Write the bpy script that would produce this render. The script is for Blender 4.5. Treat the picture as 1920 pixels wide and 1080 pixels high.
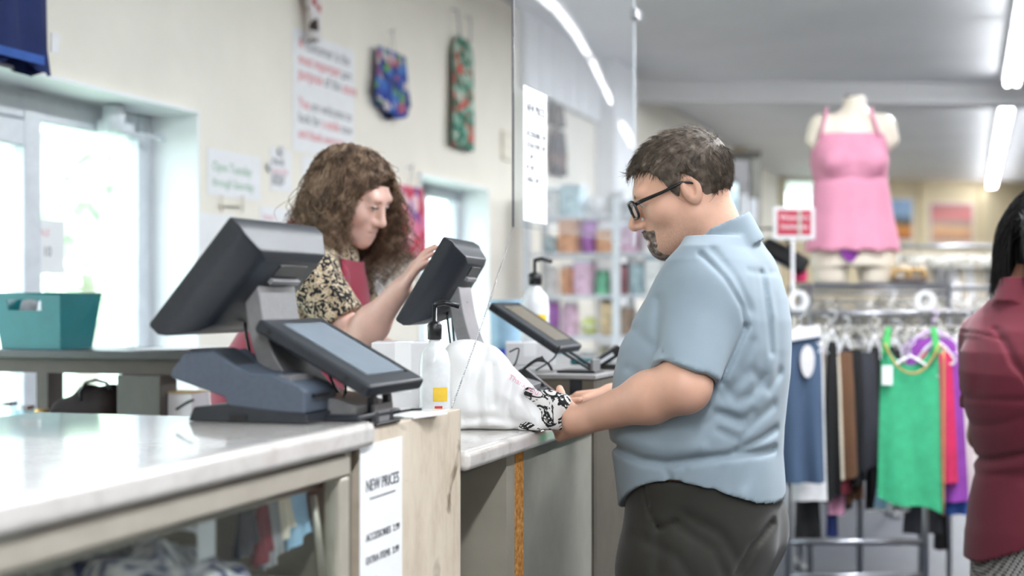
import bpy, bmesh, math, random
import numpy as np
from mathutils import Vector, Matrix
for o in list(bpy.data.objects): bpy.data.objects.remove(o)
C = bpy.context.scene.collection
SC = bpy.context.scene
R = math.radians
random.seed(7); RNG = np.random.default_rng(7)
# ------------------------------------------------------------------ camera
FOC, HC = 2667.0, 1.40
TH = math.atan(858/FOC); CT, ST = math.cos(TH), math.sin(TH)
cam = bpy.data.cameras.new('camera'); co = bpy.data.objects.new('camera', cam); C.objects.link(co)
co.location = (0, 0, HC); co.rotation_euler = (R(90), 0, TH)
cam.sensor_width = 36; cam.lens = 36*FOC/1920; cam.shift_y = 20/1920
cam.clip_start = .05; cam.clip_end = 200
cam.dof.use_dof = True; cam.dof.focus_distance = 2.85; cam.dof.aperture_fstop = 2.1
SC.camera = co
# ------------------------------------------------------------------ light and exposure
w = bpy.data.worlds.new('overcast_sky'); SC.world = w; w.use_nodes = True
bg = w.node_tree.nodes['Background']; bg.inputs[0].default_value = (.88, .94, 1, 1); bg.inputs[1].default_value = 5.0
SC.view_settings.view_transform = 'Standard'; SC.view_settings.look = 'None'
SC.view_settings.exposure = 0.44; SC.view_settings.gamma = 1.0; SC.view_settings.use_curve_mapping = False
SC.cycles.use_denoising = True
SC.cycles.max_bounces = 8; SC.cycles.diffuse_bounces = 4; SC.cycles.glossy_bounces = 4
SC.cycles.transmission_bounces = 6; SC.cycles.transparent_max_bounces = 16
SC.cycles.sample_clamp_indirect = 6; SC.cycles.caustics_reflective = False; SC.cycles.caustics_refractive = False
TUBE_W = 92.0       # watts of one ceiling fixture
DAY_W = 30.0       # sky light entering by one square metre of window
def area(name, loc, rot, sx, sy, watts, col):
    L = bpy.data.lights.new(name, 'AREA'); L.shape = 'RECTANGLE'; L.size = sx; L.size_y = sy; L.energy = watts; L.color = col
    o = bpy.data.objects.new(name, L); C.objects.link(o); o.location = loc; o.rotation_euler = rot; return o
# ------------------------------------------------------------------ pixel helpers (design aid: where a sight line meets a plane of the room)
def _d(px): a = (px-960)/FOC; return (CT*a-ST, ST*a+CT)
def P(px, py, Z): d = _d(px); return Vector((d[0]*Z, d[1]*Z, HC-(py-560)*Z/FOC))
def PX(px, py, x): return P(px, py, x/_d(px)[0])
def PY(px, py, y): return P(px, py, y/_d(px)[1])
def PZ(px, py, z): return P(px, py, (HC-z)*FOC/(py-560))
# ------------------------------------------------------------------ materials
def lin(c):
    c = [x/255 for x in c]; return tuple(x/12.92 if x <= .04045 else ((x+.055)/1.055)**2.4 for x in c)
MATS = {}
def nt_of(name):
    m = bpy.data.materials.new(name); m.use_nodes = True; t = m.node_tree
    return m, t, t.nodes['Principled BSDF']
def node(t, kind, **kw):
    n = t.nodes.new(kind)
    for k, v in kw.items():
        if k in n.inputs: n.inputs[k].default_value = v
        else: setattr(n, k, v)
    return n
def coords(t, scale=(1, 1, 1), rot=(0, 0, 0)):
    tc = node(t, 'ShaderNodeTexCoord'); mp = node(t, 'ShaderNodeMapping'); mp.inputs['Scale'].default_value = scale; mp.inputs['Rotation'].default_value = rot
    t.links.new(tc.outputs['Object'], mp.inputs['Vector']); return mp.outputs['Vector']
def ramp(t, fac, stops, interp='LINEAR'):
    r = node(t, 'ShaderNodeValToRGB'); cr = r.color_ramp; cr.interpolation = interp
    while len(cr.elements) < len(stops): cr.elements.new(.5)
    for e, (p, c) in zip(cr.elements, stops): e.position = p; e.color = (*lin(c), 1)
    t.links.new(fac, r.inputs['Fac']); return r.outputs['Color']
def bumpn(t, bsdf, fac, strength, dist=.002):
    b = node(t, 'ShaderNodeBump', Strength=strength, Distance=dist); t.links.new(fac, b.inputs['Height']); t.links.new(b.outputs['Normal'], bsdf.inputs['Normal'])
def pm(name, col, rough=.5, metal=0, var=.07, scale=18, bump=.0, stretch=(1, 1, 1), spec=.5, emit=0, trans=0, alpha=1, sheen=0, sss=0, coat=0):
    """procedural principled material: base colour broken up by noise, optional fine relief"""
    if name in MATS: return MATS[name]
    m, t, b = nt_of(name)
    v = coords(t, stretch)
    n = node(t, 'ShaderNodeTexNoise', Scale=scale, Detail=4.0, Roughness=.6); t.links.new(v, n.inputs['Vector'])
    lo = tuple(max(0, c*(1-var)) for c in col); hi = tuple(min(255, c*(1+var)) for c in col)
    t.links.new(ramp(t, n.outputs['Fac'], [(.3, lo), (.7, hi)]), b.inputs['Base Color'])
    b.inputs['Roughness'].default_value = rough; b.inputs['Metallic'].default_value = metal
    b.inputs['Specular IOR Level'].default_value = spec; b.inputs['Alpha'].default_value = alpha
    b.inputs['Transmission Weight'].default_value = trans; b.inputs['Coat Weight'].default_value = coat
    if sheen: b.inputs['Sheen Weight'].default_value = sheen
    if sss: b.inputs['Subsurface Weight'].default_value = sss; b.inputs['Subsurface Radius'].default_value = (.012, .005, .003); b.inputs['Subsurface Scale'].default_value = 1
    if emit: b.inputs['Emission Color'].default_value = (*lin(col), 1); b.inputs['Emission Strength'].default_value = emit
    if bump:
        n2 = node(t, 'ShaderNodeTexNoise', Scale=scale*6, Detail=3.0); t.links.new(v, n2.inputs['Vector']); bumpn(t, b, n2.outputs['Fac'], bump)
    MATS[name] = m; return m
def pat(name, stops, scale=30, kind='voronoi', rough=.8, interp='CONSTANT', stretch=(1, 1, 1), bump=0, distort=0.0):
    """printed-cloth material: voronoi cell, noise or wave bands through a colour ramp"""
    if name in MATS: return MATS[name]
    m, t, b = nt_of(name); v = coords(t, stretch)
    if kind == 'voronoi':
        n = node(t, 'ShaderNodeTexVoronoi', Scale=scale); t.links.new(v, n.inputs['Vector'])
        s = node(t, 'ShaderNodeSeparateColor'); t.links.new(n.outputs['Color'], s.inputs['Color']); f = s.outputs[0]
    elif kind == 'noise':
        n = node(t, 'ShaderNodeTexNoise', Scale=scale, Detail=2.0, Distortion=distort); t.links.new(v, n.inputs['Vector']); f = n.outputs['Fac']
    else:
        n = node(t, 'ShaderNodeTexWave', Scale=scale, Distortion=distort, Detail=2.0); t.links.new(v, n.inputs['Vector']); f = n.outputs['Fac']
    t.links.new(ramp(t, f, stops, interp), b.inputs['Base Color']); b.inputs['Roughness'].default_value = rough
    if bump: bumpn(t, b, f, bump)
    MATS[name] = m; return m
def glassy(name, tint, fres=1.5, rough=.02, base=.0, mir=.92):
    """thin clear sheet: mostly straight-through, mirror reflection by Fresnel"""
    if name in MATS: return MATS[name]
    m, t, b = nt_of(name); out = t.nodes['Material Output']
    tr = node(t, 'ShaderNodeBsdfTransparent'); tr.inputs[0].default_value = (*lin(tint), 1)
    gl = node(t, 'ShaderNodeBsdfGlossy', Roughness=rough); lw = node(t, 'ShaderNodeLayerWeight', Blend=.5)
    f0 = ((fres-1)/(fres+1))**2
    pw = node(t, 'ShaderNodeMath', operation='POWER'); pw.inputs[1].default_value = 5; t.links.new(lw.outputs['Facing'], pw.inputs[0])
    n = node(t, 'ShaderNodeTexNoise', Scale=3.0); t.links.new(coords(t), n.inputs['Vector'])
    ml = node(t, 'ShaderNodeMath', operation='MULTIPLY_ADD'); ml.inputs[1].default_value = .01; ml.inputs[2].default_value = f0*.87*mir; t.links.new(n.outputs['Fac'], ml.inputs[0])
    ad = node(t, 'ShaderNodeMath', operation='MULTIPLY_ADD'); ad.inputs[1].default_value = mir; t.links.new(pw.outputs[0], ad.inputs[0]); t.links.new(ml.outputs[0], ad.inputs[2])
    if base:
        df = node(t, 'ShaderNodeBsdfDiffuse'); df.inputs[0].default_value = (.9, .92, .95, 1); mx0 = node(t, 'ShaderNodeMixShader'); mx0.inputs[0].default_value = base
        t.links.new(tr.outputs[0], mx0.inputs[1]); t.links.new(df.outputs[0], mx0.inputs[2]); through = mx0.outputs[0]
    else: through = tr.outputs[0]
    mx = node(t, 'ShaderNodeMixShader'); t.links.new(ad.outputs[0], mx.inputs[0]); t.links.new(through, mx.inputs[1]); t.links.new(gl.outputs[0], mx.inputs[2])
    t.links.new(mx.outputs[0], out.inputs['Surface']); MATS[name] = m; return m
# ------------------------------------------------------------------ object helpers
def chain(p):
    M = Matrix.Identity(4)
    while p is not None: M = p.matrix_basis @ M; p = p.parent
    return M
def thing(name, label, cat, loc=(0, 0, 0), rotz=0, group=None):
    o = bpy.data.objects.new(name, None); C.objects.link(o); o.empty_display_size = .05
    o.location = loc; o.rotation_euler = (0, 0, rotz); o['label'] = label; o['category'] = cat
    if group: o['group'] = group
    return o
def tag(o, label, cat, group=None):
    o['label'] = label; o['category'] = cat
    if group: o['group'] = group
    return o
def link(name, me, mat, parent=None, smooth=True, world=True):
    if smooth: me.shade_smooth()
    if mat: me.materials.append(mat)
    o = bpy.data.objects.new(name, me); C.objects.link(o)
    if parent is not None:
        if world: me.transform(chain(parent).inverted())
        o.parent = parent
    return o
def dup(root, loc=None, rotz=None, label=None, group=None):
    r = root.copy(); C.objects.link(r)
    if loc is not None: r.location = loc
    if rotz is not None: r.rotation_euler = (0, 0, rotz)
    if label: r['label'] = label
    if group: r['group'] = group
    for ch in list(root.children):
        c = ch.copy(); C.objects.link(c); c.parent = r
        for g in list(ch.children):
            d = g.copy(); C.objects.link(d); d.parent = c
    return r
class MB:
    """mesh collector; everything added ends up in ONE mesh object"""
    def __init__(s): s.v = []; s.f = []
    def add(s, vs, fs):
        k = len(s.v); s.v += [tuple(x) for x in vs]; s.f += [tuple(i+k for i in f) for f in fs]; return s
    def box(s, lo, hi, M=None):
        x0, y0, z0 = lo; x1, y1, z1 = hi
        vs = [Vector(p) for p in ((x0,y0,z0),(x1,y0,z0),(x1,y1,z0),(x0,y1,z0),(x0,y0,z1),(x1,y0,z1),(x1,y1,z1),(x0,y1,z1))]
        if M is not None: vs = [M @ p for p in vs]
        return s.add(vs, [(0,3,2,1),(4,5,6,7),(0,1,5,4),(1,2,6,5),(2,3,7,6),(3,0,4,7)])
    def tube(s, pts, r, n=8, closed=False, caps=True):
        pts = [Vector(p) for p in pts]; m = len(pts); rs = r if isinstance(r, (list, tuple)) else [r]*m
        ring = []; up = None
        for i, p in enumerate(pts):
            t = (pts[(i+1) % m]-pts[i-1]) if closed else (pts[min(i+1, m-1)]-pts[max(i-1, 0)])
            t.normalize()
            if up is None:
                a = Vector((0, 0, 1)) if abs(t.z) < .9 else Vector((1, 0, 0)); up = t.cross(a).normalized()
            up = (up-t*up.dot(t)).normalized(); b = t.cross(up)
            ring.append([p+(up*math.cos(2*math.pi*j/n)+b*math.sin(2*math.pi*j/n))*rs[i] for j in range(n)])
        vs = [v for q in ring for v in q]; fs = []
        for i in range(m if closed else m-1):
            a, c = i*n, ((i+1) % m)*n
            for j in range(n): fs.append((a+j, a+(j+1) % n, c+(j+1) % n, c+j))
        if caps and not closed: fs.append(tuple(range(n))[::-1]); fs.append(tuple(range((m-1)*n, m*n)))
        return s.add(vs, fs)
    def lathe(s, prof, c=(0, 0, 0), n=20, M=None, sx=1, sy=1):
        vs = []; fs = []; m = len(prof)
        for r_, z in prof:
            for j in range(n):
                a = 2*math.pi*j/n; vs.append(Vector((c[0]+r_*math.cos(a)*sx, c[1]+r_*math.sin(a)*sy, c[2]+z)))
        if M is not None: vs = [M @ v for v in vs]
        for i in range(m-1):
            for j in range(n): fs.append((i*n+j, i*n+(j+1) % n, (i+1)*n+(j+1) % n, (i+1)*n+j))
        fs.append(tuple(range(n))[::-1]); fs.append(tuple(range((m-1)*n, m*n)))
        return s.add(vs, fs)
    def prism(s, poly, d):
        """poly: 3-D points of one face; d: extrusion vector"""
        poly = [Vector(p) for p in poly]; d = Vector(d); n = len(poly)
        return s.add(poly+[p+d for p in poly], [tuple(range(n))[::-1], tuple(range(n, 2*n))]+[(i, (i+1) % n, n+(i+1) % n, n+i) for i in range(n)])
    def grid(s, pts, nu, nv, cu=False):
        """pts row-major [v][u]"""
        fs = []
        for j in range(nv-1):
            for i in range(nu if cu else nu-1): fs.append((j*nu+i, j*nu+(i+1) % nu, (j+1)*nu+(i+1) % nu, (j+1)*nu+i))
        return s.add(pts, fs)
    def build(s, name, mat, parent=None, smooth=False, bevel=0, seg=2, world=True, sub=0, solid=0):
        me = bpy.data.meshes.new(name); me.from_pydata(s.v, [], s.f)
        bm = bmesh.new(); bm.from_mesh(me); bmesh.ops.recalc_face_normals(bm, faces=bm.faces); bm.to_mesh(me); bm.free()
        o = link(name, me, mat, parent, smooth or bevel > 0, world)
        if solid: md = o.modifiers.new('thick', 'SOLIDIFY'); md.thickness = solid; md.offset = 0
        if bevel:
            md = o.modifiers.new('bevel', 'BEVEL'); md.width = bevel; md.segments = seg; md.limit_method = 'ANGLE'; md.angle_limit = R(35); md.harden_normals = True
        if sub: md = o.modifiers.new('sub', 'SUBSURF'); md.levels = sub; md.render_levels = sub
        return o
def box(name, lo, hi, mat, parent=None, bevel=0, M=None, world=True): return MB().box(lo, hi, M).build(name, mat, parent, bevel=bevel, world=world)
def struct(o): o['kind'] = 'structure'; return o
def text(s, size, mat, parent, M, name='lettering', align='CENTER', ext=.0004, sx=1):
    cu = bpy.data.curves.new(name, 'FONT'); cu.body = s; cu.size = size; cu.align_x = align; cu.align_y = 'CENTER'; cu.extrude = ext; cu.resolution_u = 3
    o0 = bpy.data.objects.new('t', cu); C.objects.link(o0); o0.matrix_basis = Matrix(); bpy.context.view_layer.update()
    me = bpy.data.meshes.new_from_object(o0.evaluated_get(bpy.context.evaluated_depsgraph_get())); bpy.data.objects.remove(o0); bpy.data.curves.remove(cu)
    me.materials.clear(); me.materials.append(mat); me.name = name; o = bpy.data.objects.new(name, me); C.objects.link(o); o.parent = parent
    o.matrix_basis = chain(parent).inverted() @ M @ Matrix.Diagonal((sx, 1, 1, 1)); return o
def basis(o, x, y):
    x = Vector(x).normalized(); y = Vector(y); z = x.cross(y).normalized(); y = z.cross(x)
    return Matrix(((x.x, y.x, z.x, o[0]), (x.y, y.y, z.y, o[1]), (x.z, y.z, z.z, o[2]), (0, 0, 0, 1)))
# ------------------------------------------------------------------ implicit-surface modelling (bodies, cloth, bags)
def rc(p, a, b, r1, r2=None):
    r2 = r1 if r2 is None else r2; a = np.asarray(a, np.float32); b = np.asarray(b, np.float32); ba = b-a; pa = p-a
    t = np.clip(pa@ba/max(1e-9, float(ba@ba)), 0, 1); return np.linalg.norm(pa-t[:, None]*ba, axis=1)-(r1+(r2-r1)*t)
def sph(p, c, r): return np.linalg.norm(p-np.asarray(c, np.float32), axis=1)-r
def ell(p, c, r, M=None):
    q = p-np.asarray(c, np.float32)
    if M is not None: q = q@np.asarray(M, np.float32)
    r = np.asarray(r, np.float32); k0 = np.linalg.norm(q/r, axis=1); k1 = np.linalg.norm(q/(r*r), axis=1)+1e-9
    return k0*(k0-1)/k1
def su(a, b, k):
    h = np.clip(.5+.5*(b-a)/k, 0, 1); return b+(a-b)*h-k*h*(1-h)
def ss(a, b, k): return -su(-a, b, k)          # a minus b
def si(a, b, k): return -su(-a, -b, k)
def loft(p, tab, fwd, pw=2.3):
    """tab rows: w, u0, v0, a (front-back), b (side); fwd = horizontal front direction"""
    tab = np.asarray(sorted(tab), np.float32); z = p[:, 2]; f = [np.interp(z, tab[:, 0], tab[:, i]) for i in range(1, 5)]
    du = p[:, 0]-f[0]; dv = p[:, 1]-f[1]; x = du*fwd[0]+dv*fwd[1]; y = du*fwd[1]-dv*fwd[0]
    e = (np.abs(x/f[2])**pw+np.abs(y/f[3])**pw)**(1/pw); d = (e-1)*np.minimum(f[2], f[3])
    return np.maximum(d, np.maximum(tab[0, 0]-z, z-tab[-1, 0]))
def sdf_mesh(f, lo, hi, h, B=8):
    lo = np.asarray(lo, np.float32); n = np.ceil((np.asarray(hi)-lo)/h).astype(int); nb = np.ceil(n/B).astype(int); n = nb*B+1
    bi = np.stack(np.meshgrid(*[np.arange(k) for k in nb], indexing='ij'), -1).reshape(-1, 3)
    cen = (lo+(bi*B+B/2)*h).astype(np.float32); d = f(cen); act = np.abs(d) < h*B*.87*1.5+.012
    sg = np.where(d < 0, -1, 1).astype(np.float32).reshape(nb); G = np.repeat(np.repeat(np.repeat(sg, B, 0), B, 1), B, 2)
    G = np.pad(G, ((0, 1),)*3, mode='edge')
    off = np.stack(np.meshgrid(*[np.arange(B+1)]*3, indexing='ij'), -1).reshape(-1, 3); ab = bi[act]*B
    for i in range(0, len(ab), 600):
        ix = (ab[i:i+600, None, :]+off[None]).reshape(-1, 3); G[ix[:, 0], ix[:, 1], ix[:, 2]] = f((lo+ix*h).astype(np.float32))
    s = G < 0; N = s.shape
    cnt = np.zeros([k-1 for k in N], np.int8)
    cr = [(a, b, c) for a in (0, 1) for b in (0, 1) for c in (0, 1)]
    for a, b, c in cr: cnt += s[a:N[0]-1+a, b:N[1]-1+b, c:N[2]-1+c]
    cells = np.argwhere((cnt > 0) & (cnt < 8)); idx = np.full(cnt.shape, -1, np.int32); idx[tuple(cells.T)] = np.arange(len(cells))
    val = np.stack([G[cells[:, 0]+a, cells[:, 1]+b, cells[:, 2]+c] for a, b, c in cr], 1); acc = np.zeros((len(cells), 3)); k = np.zeros(len(cells))
    for i in range(8):
        for j in range(i+1, 8):
            A = np.array(cr[i]); Bv = np.array(cr[j])
            if np.abs(A-Bv).sum() != 1: continue
            x = (val[:, i] < 0) != (val[:, j] < 0); t = np.where(x, val[:, i]/np.where(x, val[:, i]-val[:, j], 1), 0)
            acc += np.where(x[:, None], A+(Bv-A)*t[:, None], 0); k += x
    V = lo+(cells+acc/k[:, None])*h; Q = []
    for ax in range(3):
        sl0 = [slice(None)]*3; sl1 = [slice(None)]*3; sl0[ax] = slice(0, -1); sl1[ax] = slice(1, None)
        e = np.argwhere(s[tuple(sl0)] != s[tuple(sl1)]); o1, o2 = (ax+1) % 3, (ax+2) % 3
        e = e[(e[:, o1] > 0) & (e[:, o2] > 0) & (e[:, o1] < N[o1]-1) & (e[:, o2] < N[o2]-1)]; fl = s[tuple(e.T)]
        def g(d1, d2): q = e.copy(); q[:, o1] -= d1; q[:, o2] -= d2; return idx[tuple(q.T)]
        q = np.stack([g(0, 0), g(1, 0), g(1, 1), g(0, 1)], 1); q[~fl] = q[~fl][:, ::-1]; Q.append(q)
    Q = np.concatenate(Q); return V, Q[(Q >= 0).all(1)]
def np_mesh(name, V, Fq):
    me = bpy.data.meshes.new(name); k = Fq.shape[1]; me.vertices.add(len(V)); me.vertices.foreach_set('co', np.asarray(V, np.float32).ravel())
    me.loops.add(Fq.size); me.loops.foreach_set('vertex_index', Fq.astype(np.int32).ravel()); me.polygons.add(len(Fq))
    me.polygons.foreach_set('loop_start', np.arange(0, Fq.size, k, dtype=np.int32)); me.update(calc_edges=True); me.validate(); return me
def sdf_obj(name, f, lo, hi, h, mat, parent=None, world=False):
    V, Q = sdf_mesh(f, lo, hi, h); return link(name, np_mesh(name, V, Q), mat, parent, True, world)
def strands(S, r, taper=.15):
    """S: (N,K,3) polylines -> three-sided tapering tubes as one vertex/quad array"""
    N, K, _ = S.shape; T = np.gradient(S, axis=1); T /= np.linalg.norm(T, axis=2, keepdims=True)+1e-9
    a = np.array([.37, .53, .76]); X = np.cross(T, a); X /= np.linalg.norm(X, axis=2, keepdims=True)+1e-9; Y = np.cross(T, X)
    rad = (r*np.linspace(1, taper, K))[None, :, None] if np.isscalar(r) else r[:, None, None]*np.linspace(1, taper, K)[None, :, None]
    V = np.stack([S+rad*(X*math.cos(q)+Y*math.sin(q)) for q in (0, 2.0944, 4.1888)], 2).reshape(-1, 3)
    base = (np.arange(N)*K*3)[:, None, None]+(np.arange(K-1)*3)[None, :, None]; j = np.arange(3)[None, None, :]; j2 = (j+1) % 3
    Q = np.stack([base+j, base+j2, base+3+j2, base+3+j], -1).reshape(-1, 4); return V, Q
class Frame:
    """upright frame of a figure: u to the camera's right, v away, w up; metres"""
    def __init__(s, px0, Z0):
        s.px0, s.Z0 = px0, Z0; p = P(px0, 560, Z0); s.loc = (p.x, p.y, 0)
    def pt(s, px, py, v=0.0):
        Z = s.Z0+v; return np.array((((px-960)*Z-(s.px0-960)*s.Z0)/FOC, v, HC-(py-560)*Z/FOC), np.float32)
def polydist(p, pts):
    d = np.full(len(p), 9.0, np.float32)
    for a, b in zip(pts[:-1], pts[1:]):
        a = np.asarray(a, np.float32); b = np.asarray(b, np.float32); ba = b-a; pa = p-a; t = np.clip(pa@ba/max(1e-9, float(ba@ba)), 0, 1)
        d = np.minimum(d, np.linalg.norm(pa-t[:, None]*ba, axis=1))
    return d
def folds(p, fr, lst):
    """creases drawn on the near side: (pixel polyline, width m, depth m)"""
    q = p[:, [0, 2]]; out = np.zeros(len(p), np.float32)
    for pts, wd, dp in lst:
        P2 = [fr.pt(x, y, -.12)[[0, 2]] for x, y in pts]; lo = np.min(P2, 0)-3*wd; hi = np.max(P2, 0)+3*wd
        m = ((q > lo) & (q < hi)).all(1)
        if m.any(): out[m] += dp*np.exp(-(polydist(q[m], P2)/wd)**2)
    return out
# ================================================================== the room
WX = -2.75; CZ = 3.25; KF = .848
def K(x, y, z): return Vector((x*KF, y*KF, HC-(1.38-z)*KF))
m_wall = pm('cream_wall_paint', (240, 236, 224), .7, var=.015, scale=3, bump=.04)
m_far = pm('beige_wall_paint', (206, 192, 160), .75, var=.02, scale=3)
m_white = pm('white_gloss_paint', (238, 240, 243), .45, var=.015, scale=5)
m_ceil = pm('ceiling_paint', (238, 239, 241), .8, var=.02, scale=1.2)
m_floor = pm('grey_vinyl_floor', (46, 50, 60), .5, var=.16, scale=9, bump=.02, spec=.22)
m_alu = pm('white_aluminium', (214, 219, 226), .35, var=.03)
m_steel = pm('brushed_steel', (150, 152, 158), .3, .85, var=.06, stretch=(1, 1, .1))
m_chrome = pm('chrome', (205, 207, 212), .15, 1, var=.03)
m_black = pm('black_plastic', (19, 21, 25), .33, var=.12, scale=60)
m_glass = glassy('window_glass', (246, 251, 252), 1.45)
struct(box('floor', (-3.0, -4, -.12), (8.2, 29, 0), m_floor))
struct(box('ceiling', (-3.0, -4, CZ), (8.2, 29, CZ+.12), m_ceil))
W1, W2 = (2.5, 4.70, 0.0, 2.10), (6.95, 8.06, .62, 2.06)
b = MB(); y = -4.0
for a0, a1, z0, z1 in (W1, W2):
    b.box((-3.0, y, 0), (WX, a0, CZ)); b.box((-3.0, a0, z1), (WX, a1, CZ))
    if z0 > 0: b.box((-3.0, a0, 0), (WX, a1, z0))
    y = a1
b.box((-3.0, y, 0), (WX, 22.2, CZ)); struct(b.build('wall_left', m_wall))
# far wall runs at a slant; it has a window near the left corner
BA, BB = Vector((-3.0, 21.55, 0)), Vector((8.2, 28.9, 0)); BD = (BB-BA).normalized(); BN = Vector((BD.y, -BD.x, 0))
def bw(s, z, off=0): p = BA+BD*s+BN*off; return Vector((p.x, p.y, z))
def slab(b, s0, s1, z0, z1, o0, o1): return b.prism([bw(s0, z0, o0), bw(s1, z0, o0), bw(s1, z1, o0), bw(s0, z1, o0)], BN*(o1-o0))
b = MB(); SW = [(px, (lambda d: 0)(0)) for px in ()]
def s_at(px):   # distance along the far wall seen at a pixel column
    d = _d(px); M2 = np.array([[d[0], -BD.x], [d[1], -BD.y]]); t = np.linalg.solve(M2, np.array([BA.x, BA.y])); return t[1], t[0]
s0, Zf = s_at(1474); s1, _ = s_at(1545); z1 = HC+225*Zf/FOC; z0 = HC+110*Zf/FOC
slab(b, 0, s0, 0, CZ, -.2, 0); slab(b, s1, 13.4, 0, CZ, -.2, 0); slab(b, s0, s1, 0, z0, -.2, 0); slab(b, s0, s1, z1, CZ, -.2, 0)
struct(b.build('wall_back', m_far))
w3 = MB(); slab(w3, s0, s1, z0, z1, -.12, -.11); w3o = w3.build('window_3', m_glass); struct(w3o)
fb = MB(); fb.v = []
for q in ((s0, s0+.05, z0, z1), (s1-.05, s1, z0, z1), (s0, s1, z0, z0+.05), (s0, s1, z1-.05, z1)): slab(fb, *q, -.15, -.08)
fb.build('window_frame', m_white, w3o)
struct(box('wall_right', (8.0, -4, 0), (8.2, 29, CZ), m_far)); struct(box('wall_front', (-3.0, -4.2, 0), (8.2, -4, CZ), m_wall))
# pilasters on the far wall, ceiling beam, white pillar
for i, px in enumerate((1728, 1842)):
    s, _ = s_at(px); b = MB(); slab(b, s-.06, s+.06, 0, CZ, 0, .05); struct(b.build('trim_%d' % (i+1), m_far))
b = MB(); q = Vector((.926, .377, 0)); n = Vector((-.377, .926, 0)); a0 = Vector((-2.75, 11.75, CZ-.17))
b.prism([a0, a0+q*11.6, a0+q*11.6+Vector((0, 0, .17)), a0+Vector((0, 0, .17))], n*.3); struct(b.build('trim_3', m_ceil))
p = PX(1163, 0, WX+.12)
struct(box('trim_4', (WX, p.y-.32, 0), (WX+.16, p.y+.42, CZ), m_white, bevel=.01))
struct(box('trim_5', (WX, 17.4, 0), (WX+.12, 17.8, CZ), m_far))
# row of white fascia panels high on the left wall
ya = PX(972, 0, WX).y; yb = p.y-.34; npan = 6
b = box('trim_6', (WX, ya, CZ-.02), (WX+.05, yb, CZ), m_white); struct(b)
for i in range(npan):
    u0, u1 = ya+(yb-ya)*i/npan+.012, ya+(yb-ya)*(i+1)/npan-.012
    box('fascia_panel', (WX+.005, u0, CZ-.50), (WX+.055, u1, CZ-.025), m_white, b, bevel=.008)
# white lining of the two wall openings
for k, (a0, a1, z0, z1) in enumerate((W1, W2)):
    b = MB(); t = .012
    b.box((-3.0, a0, z0), (WX+.012, a0+t, z1)).box((-3.0, a1-t, z0), (WX+.012, a1, z1)).box((-3.0, a0, z1-t), (WX+.018, a1, z1))
    if z0 > 0: b.box((-3.0, a0, z0), (WX+.03, a1, z0+t))
    struct(b.build('trim_%d' % (7+k), m_white))
# window 1: tall shop-front glazing with a closer on its head rail
wo = thing('window_1', '', ''); del wo['label'], wo['category']; struct(wo); wo.location = (-2.97, 3.6, 0)
GX = -2.97
def bar(parent, name, y0, y1, z0, z1, x0=GX-.03, x1=GX+.03, mat=m_alu): return box(name, (x0, y0, z0), (x1, y1, z1), mat, parent, bevel=.006)
ym = PX(48, 0, GX).y
for q in ((2.51, 2.57), (ym-.045, ym+.045), (4.61, 4.69)): bar(wo, 'stile', q[0], q[1], .0, 2.085)
bar(wo, 'head_rail', 2.57, 4.61, 1.99, 2.083, GX-.026, GX+.026); bar(wo, 'bottom_rail', 2.57, 4.61, 0, .16, GX-.026, GX+.026)
bar(wo, 'sash_rail', 2.57, ym-.045, 1.90, 1.985)
bar(wo, 'pane', 2.57, ym-.045, .16, 1.90, GX-.004, GX+.004, m_glass); bar(wo, 'pane', ym+.045, 4.61, .16, 1.99, GX-.004, GX+.004, m_glass)
cl = PX(213, 222, GX+.09); cb = MB().lathe([(.0, -.045), (.035, -.045), (.04, 0), (.036, .045), (.0, .048)], cl, 16); cb.box((cl.x-.05, cl.y-.03, cl.z-.05), (cl.x-.005, cl.y+.14, cl.z-.005))
c_ = cb.build('closer', m_alu, wo, bevel=.004)
arm_end = PX(303, 258, WX-.10)
MB().tube([cl+Vector((0, .02, -.045)), arm_end], .008).box(arm_end-Vector((.01, .01, .015)), arm_end+Vector((.01, .01, .015))).build('closer_arm', m_alu, c_, smooth=True)
# window 2
wo = thing('window_2', '', ''); del wo['label'], wo['category']; struct(wo); wo.location = (-2.95, 7.5, .62)
for q in ((6.965, 7.03), (7.98, 8.045), (7.46, 7.52)): bar(wo, 'stile', q[0], q[1], .65, 2.045, -2.98, -2.92)
bar(wo, 'head_rail', 7.03, 7.98, 1.98, 2.045, -2.98, -2.92); bar(wo, 'bottom_rail', 7.03, 7.98, .635, .70, -2.98, -2.92)
bar(wo, 'pane', 7.03, 7.46, .70, 1.98, -2.954, -2.946, m_glass); bar(wo, 'pane', 7.52, 7.98, .70, 1.98, -2.954, -2.946, m_glass)
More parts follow.
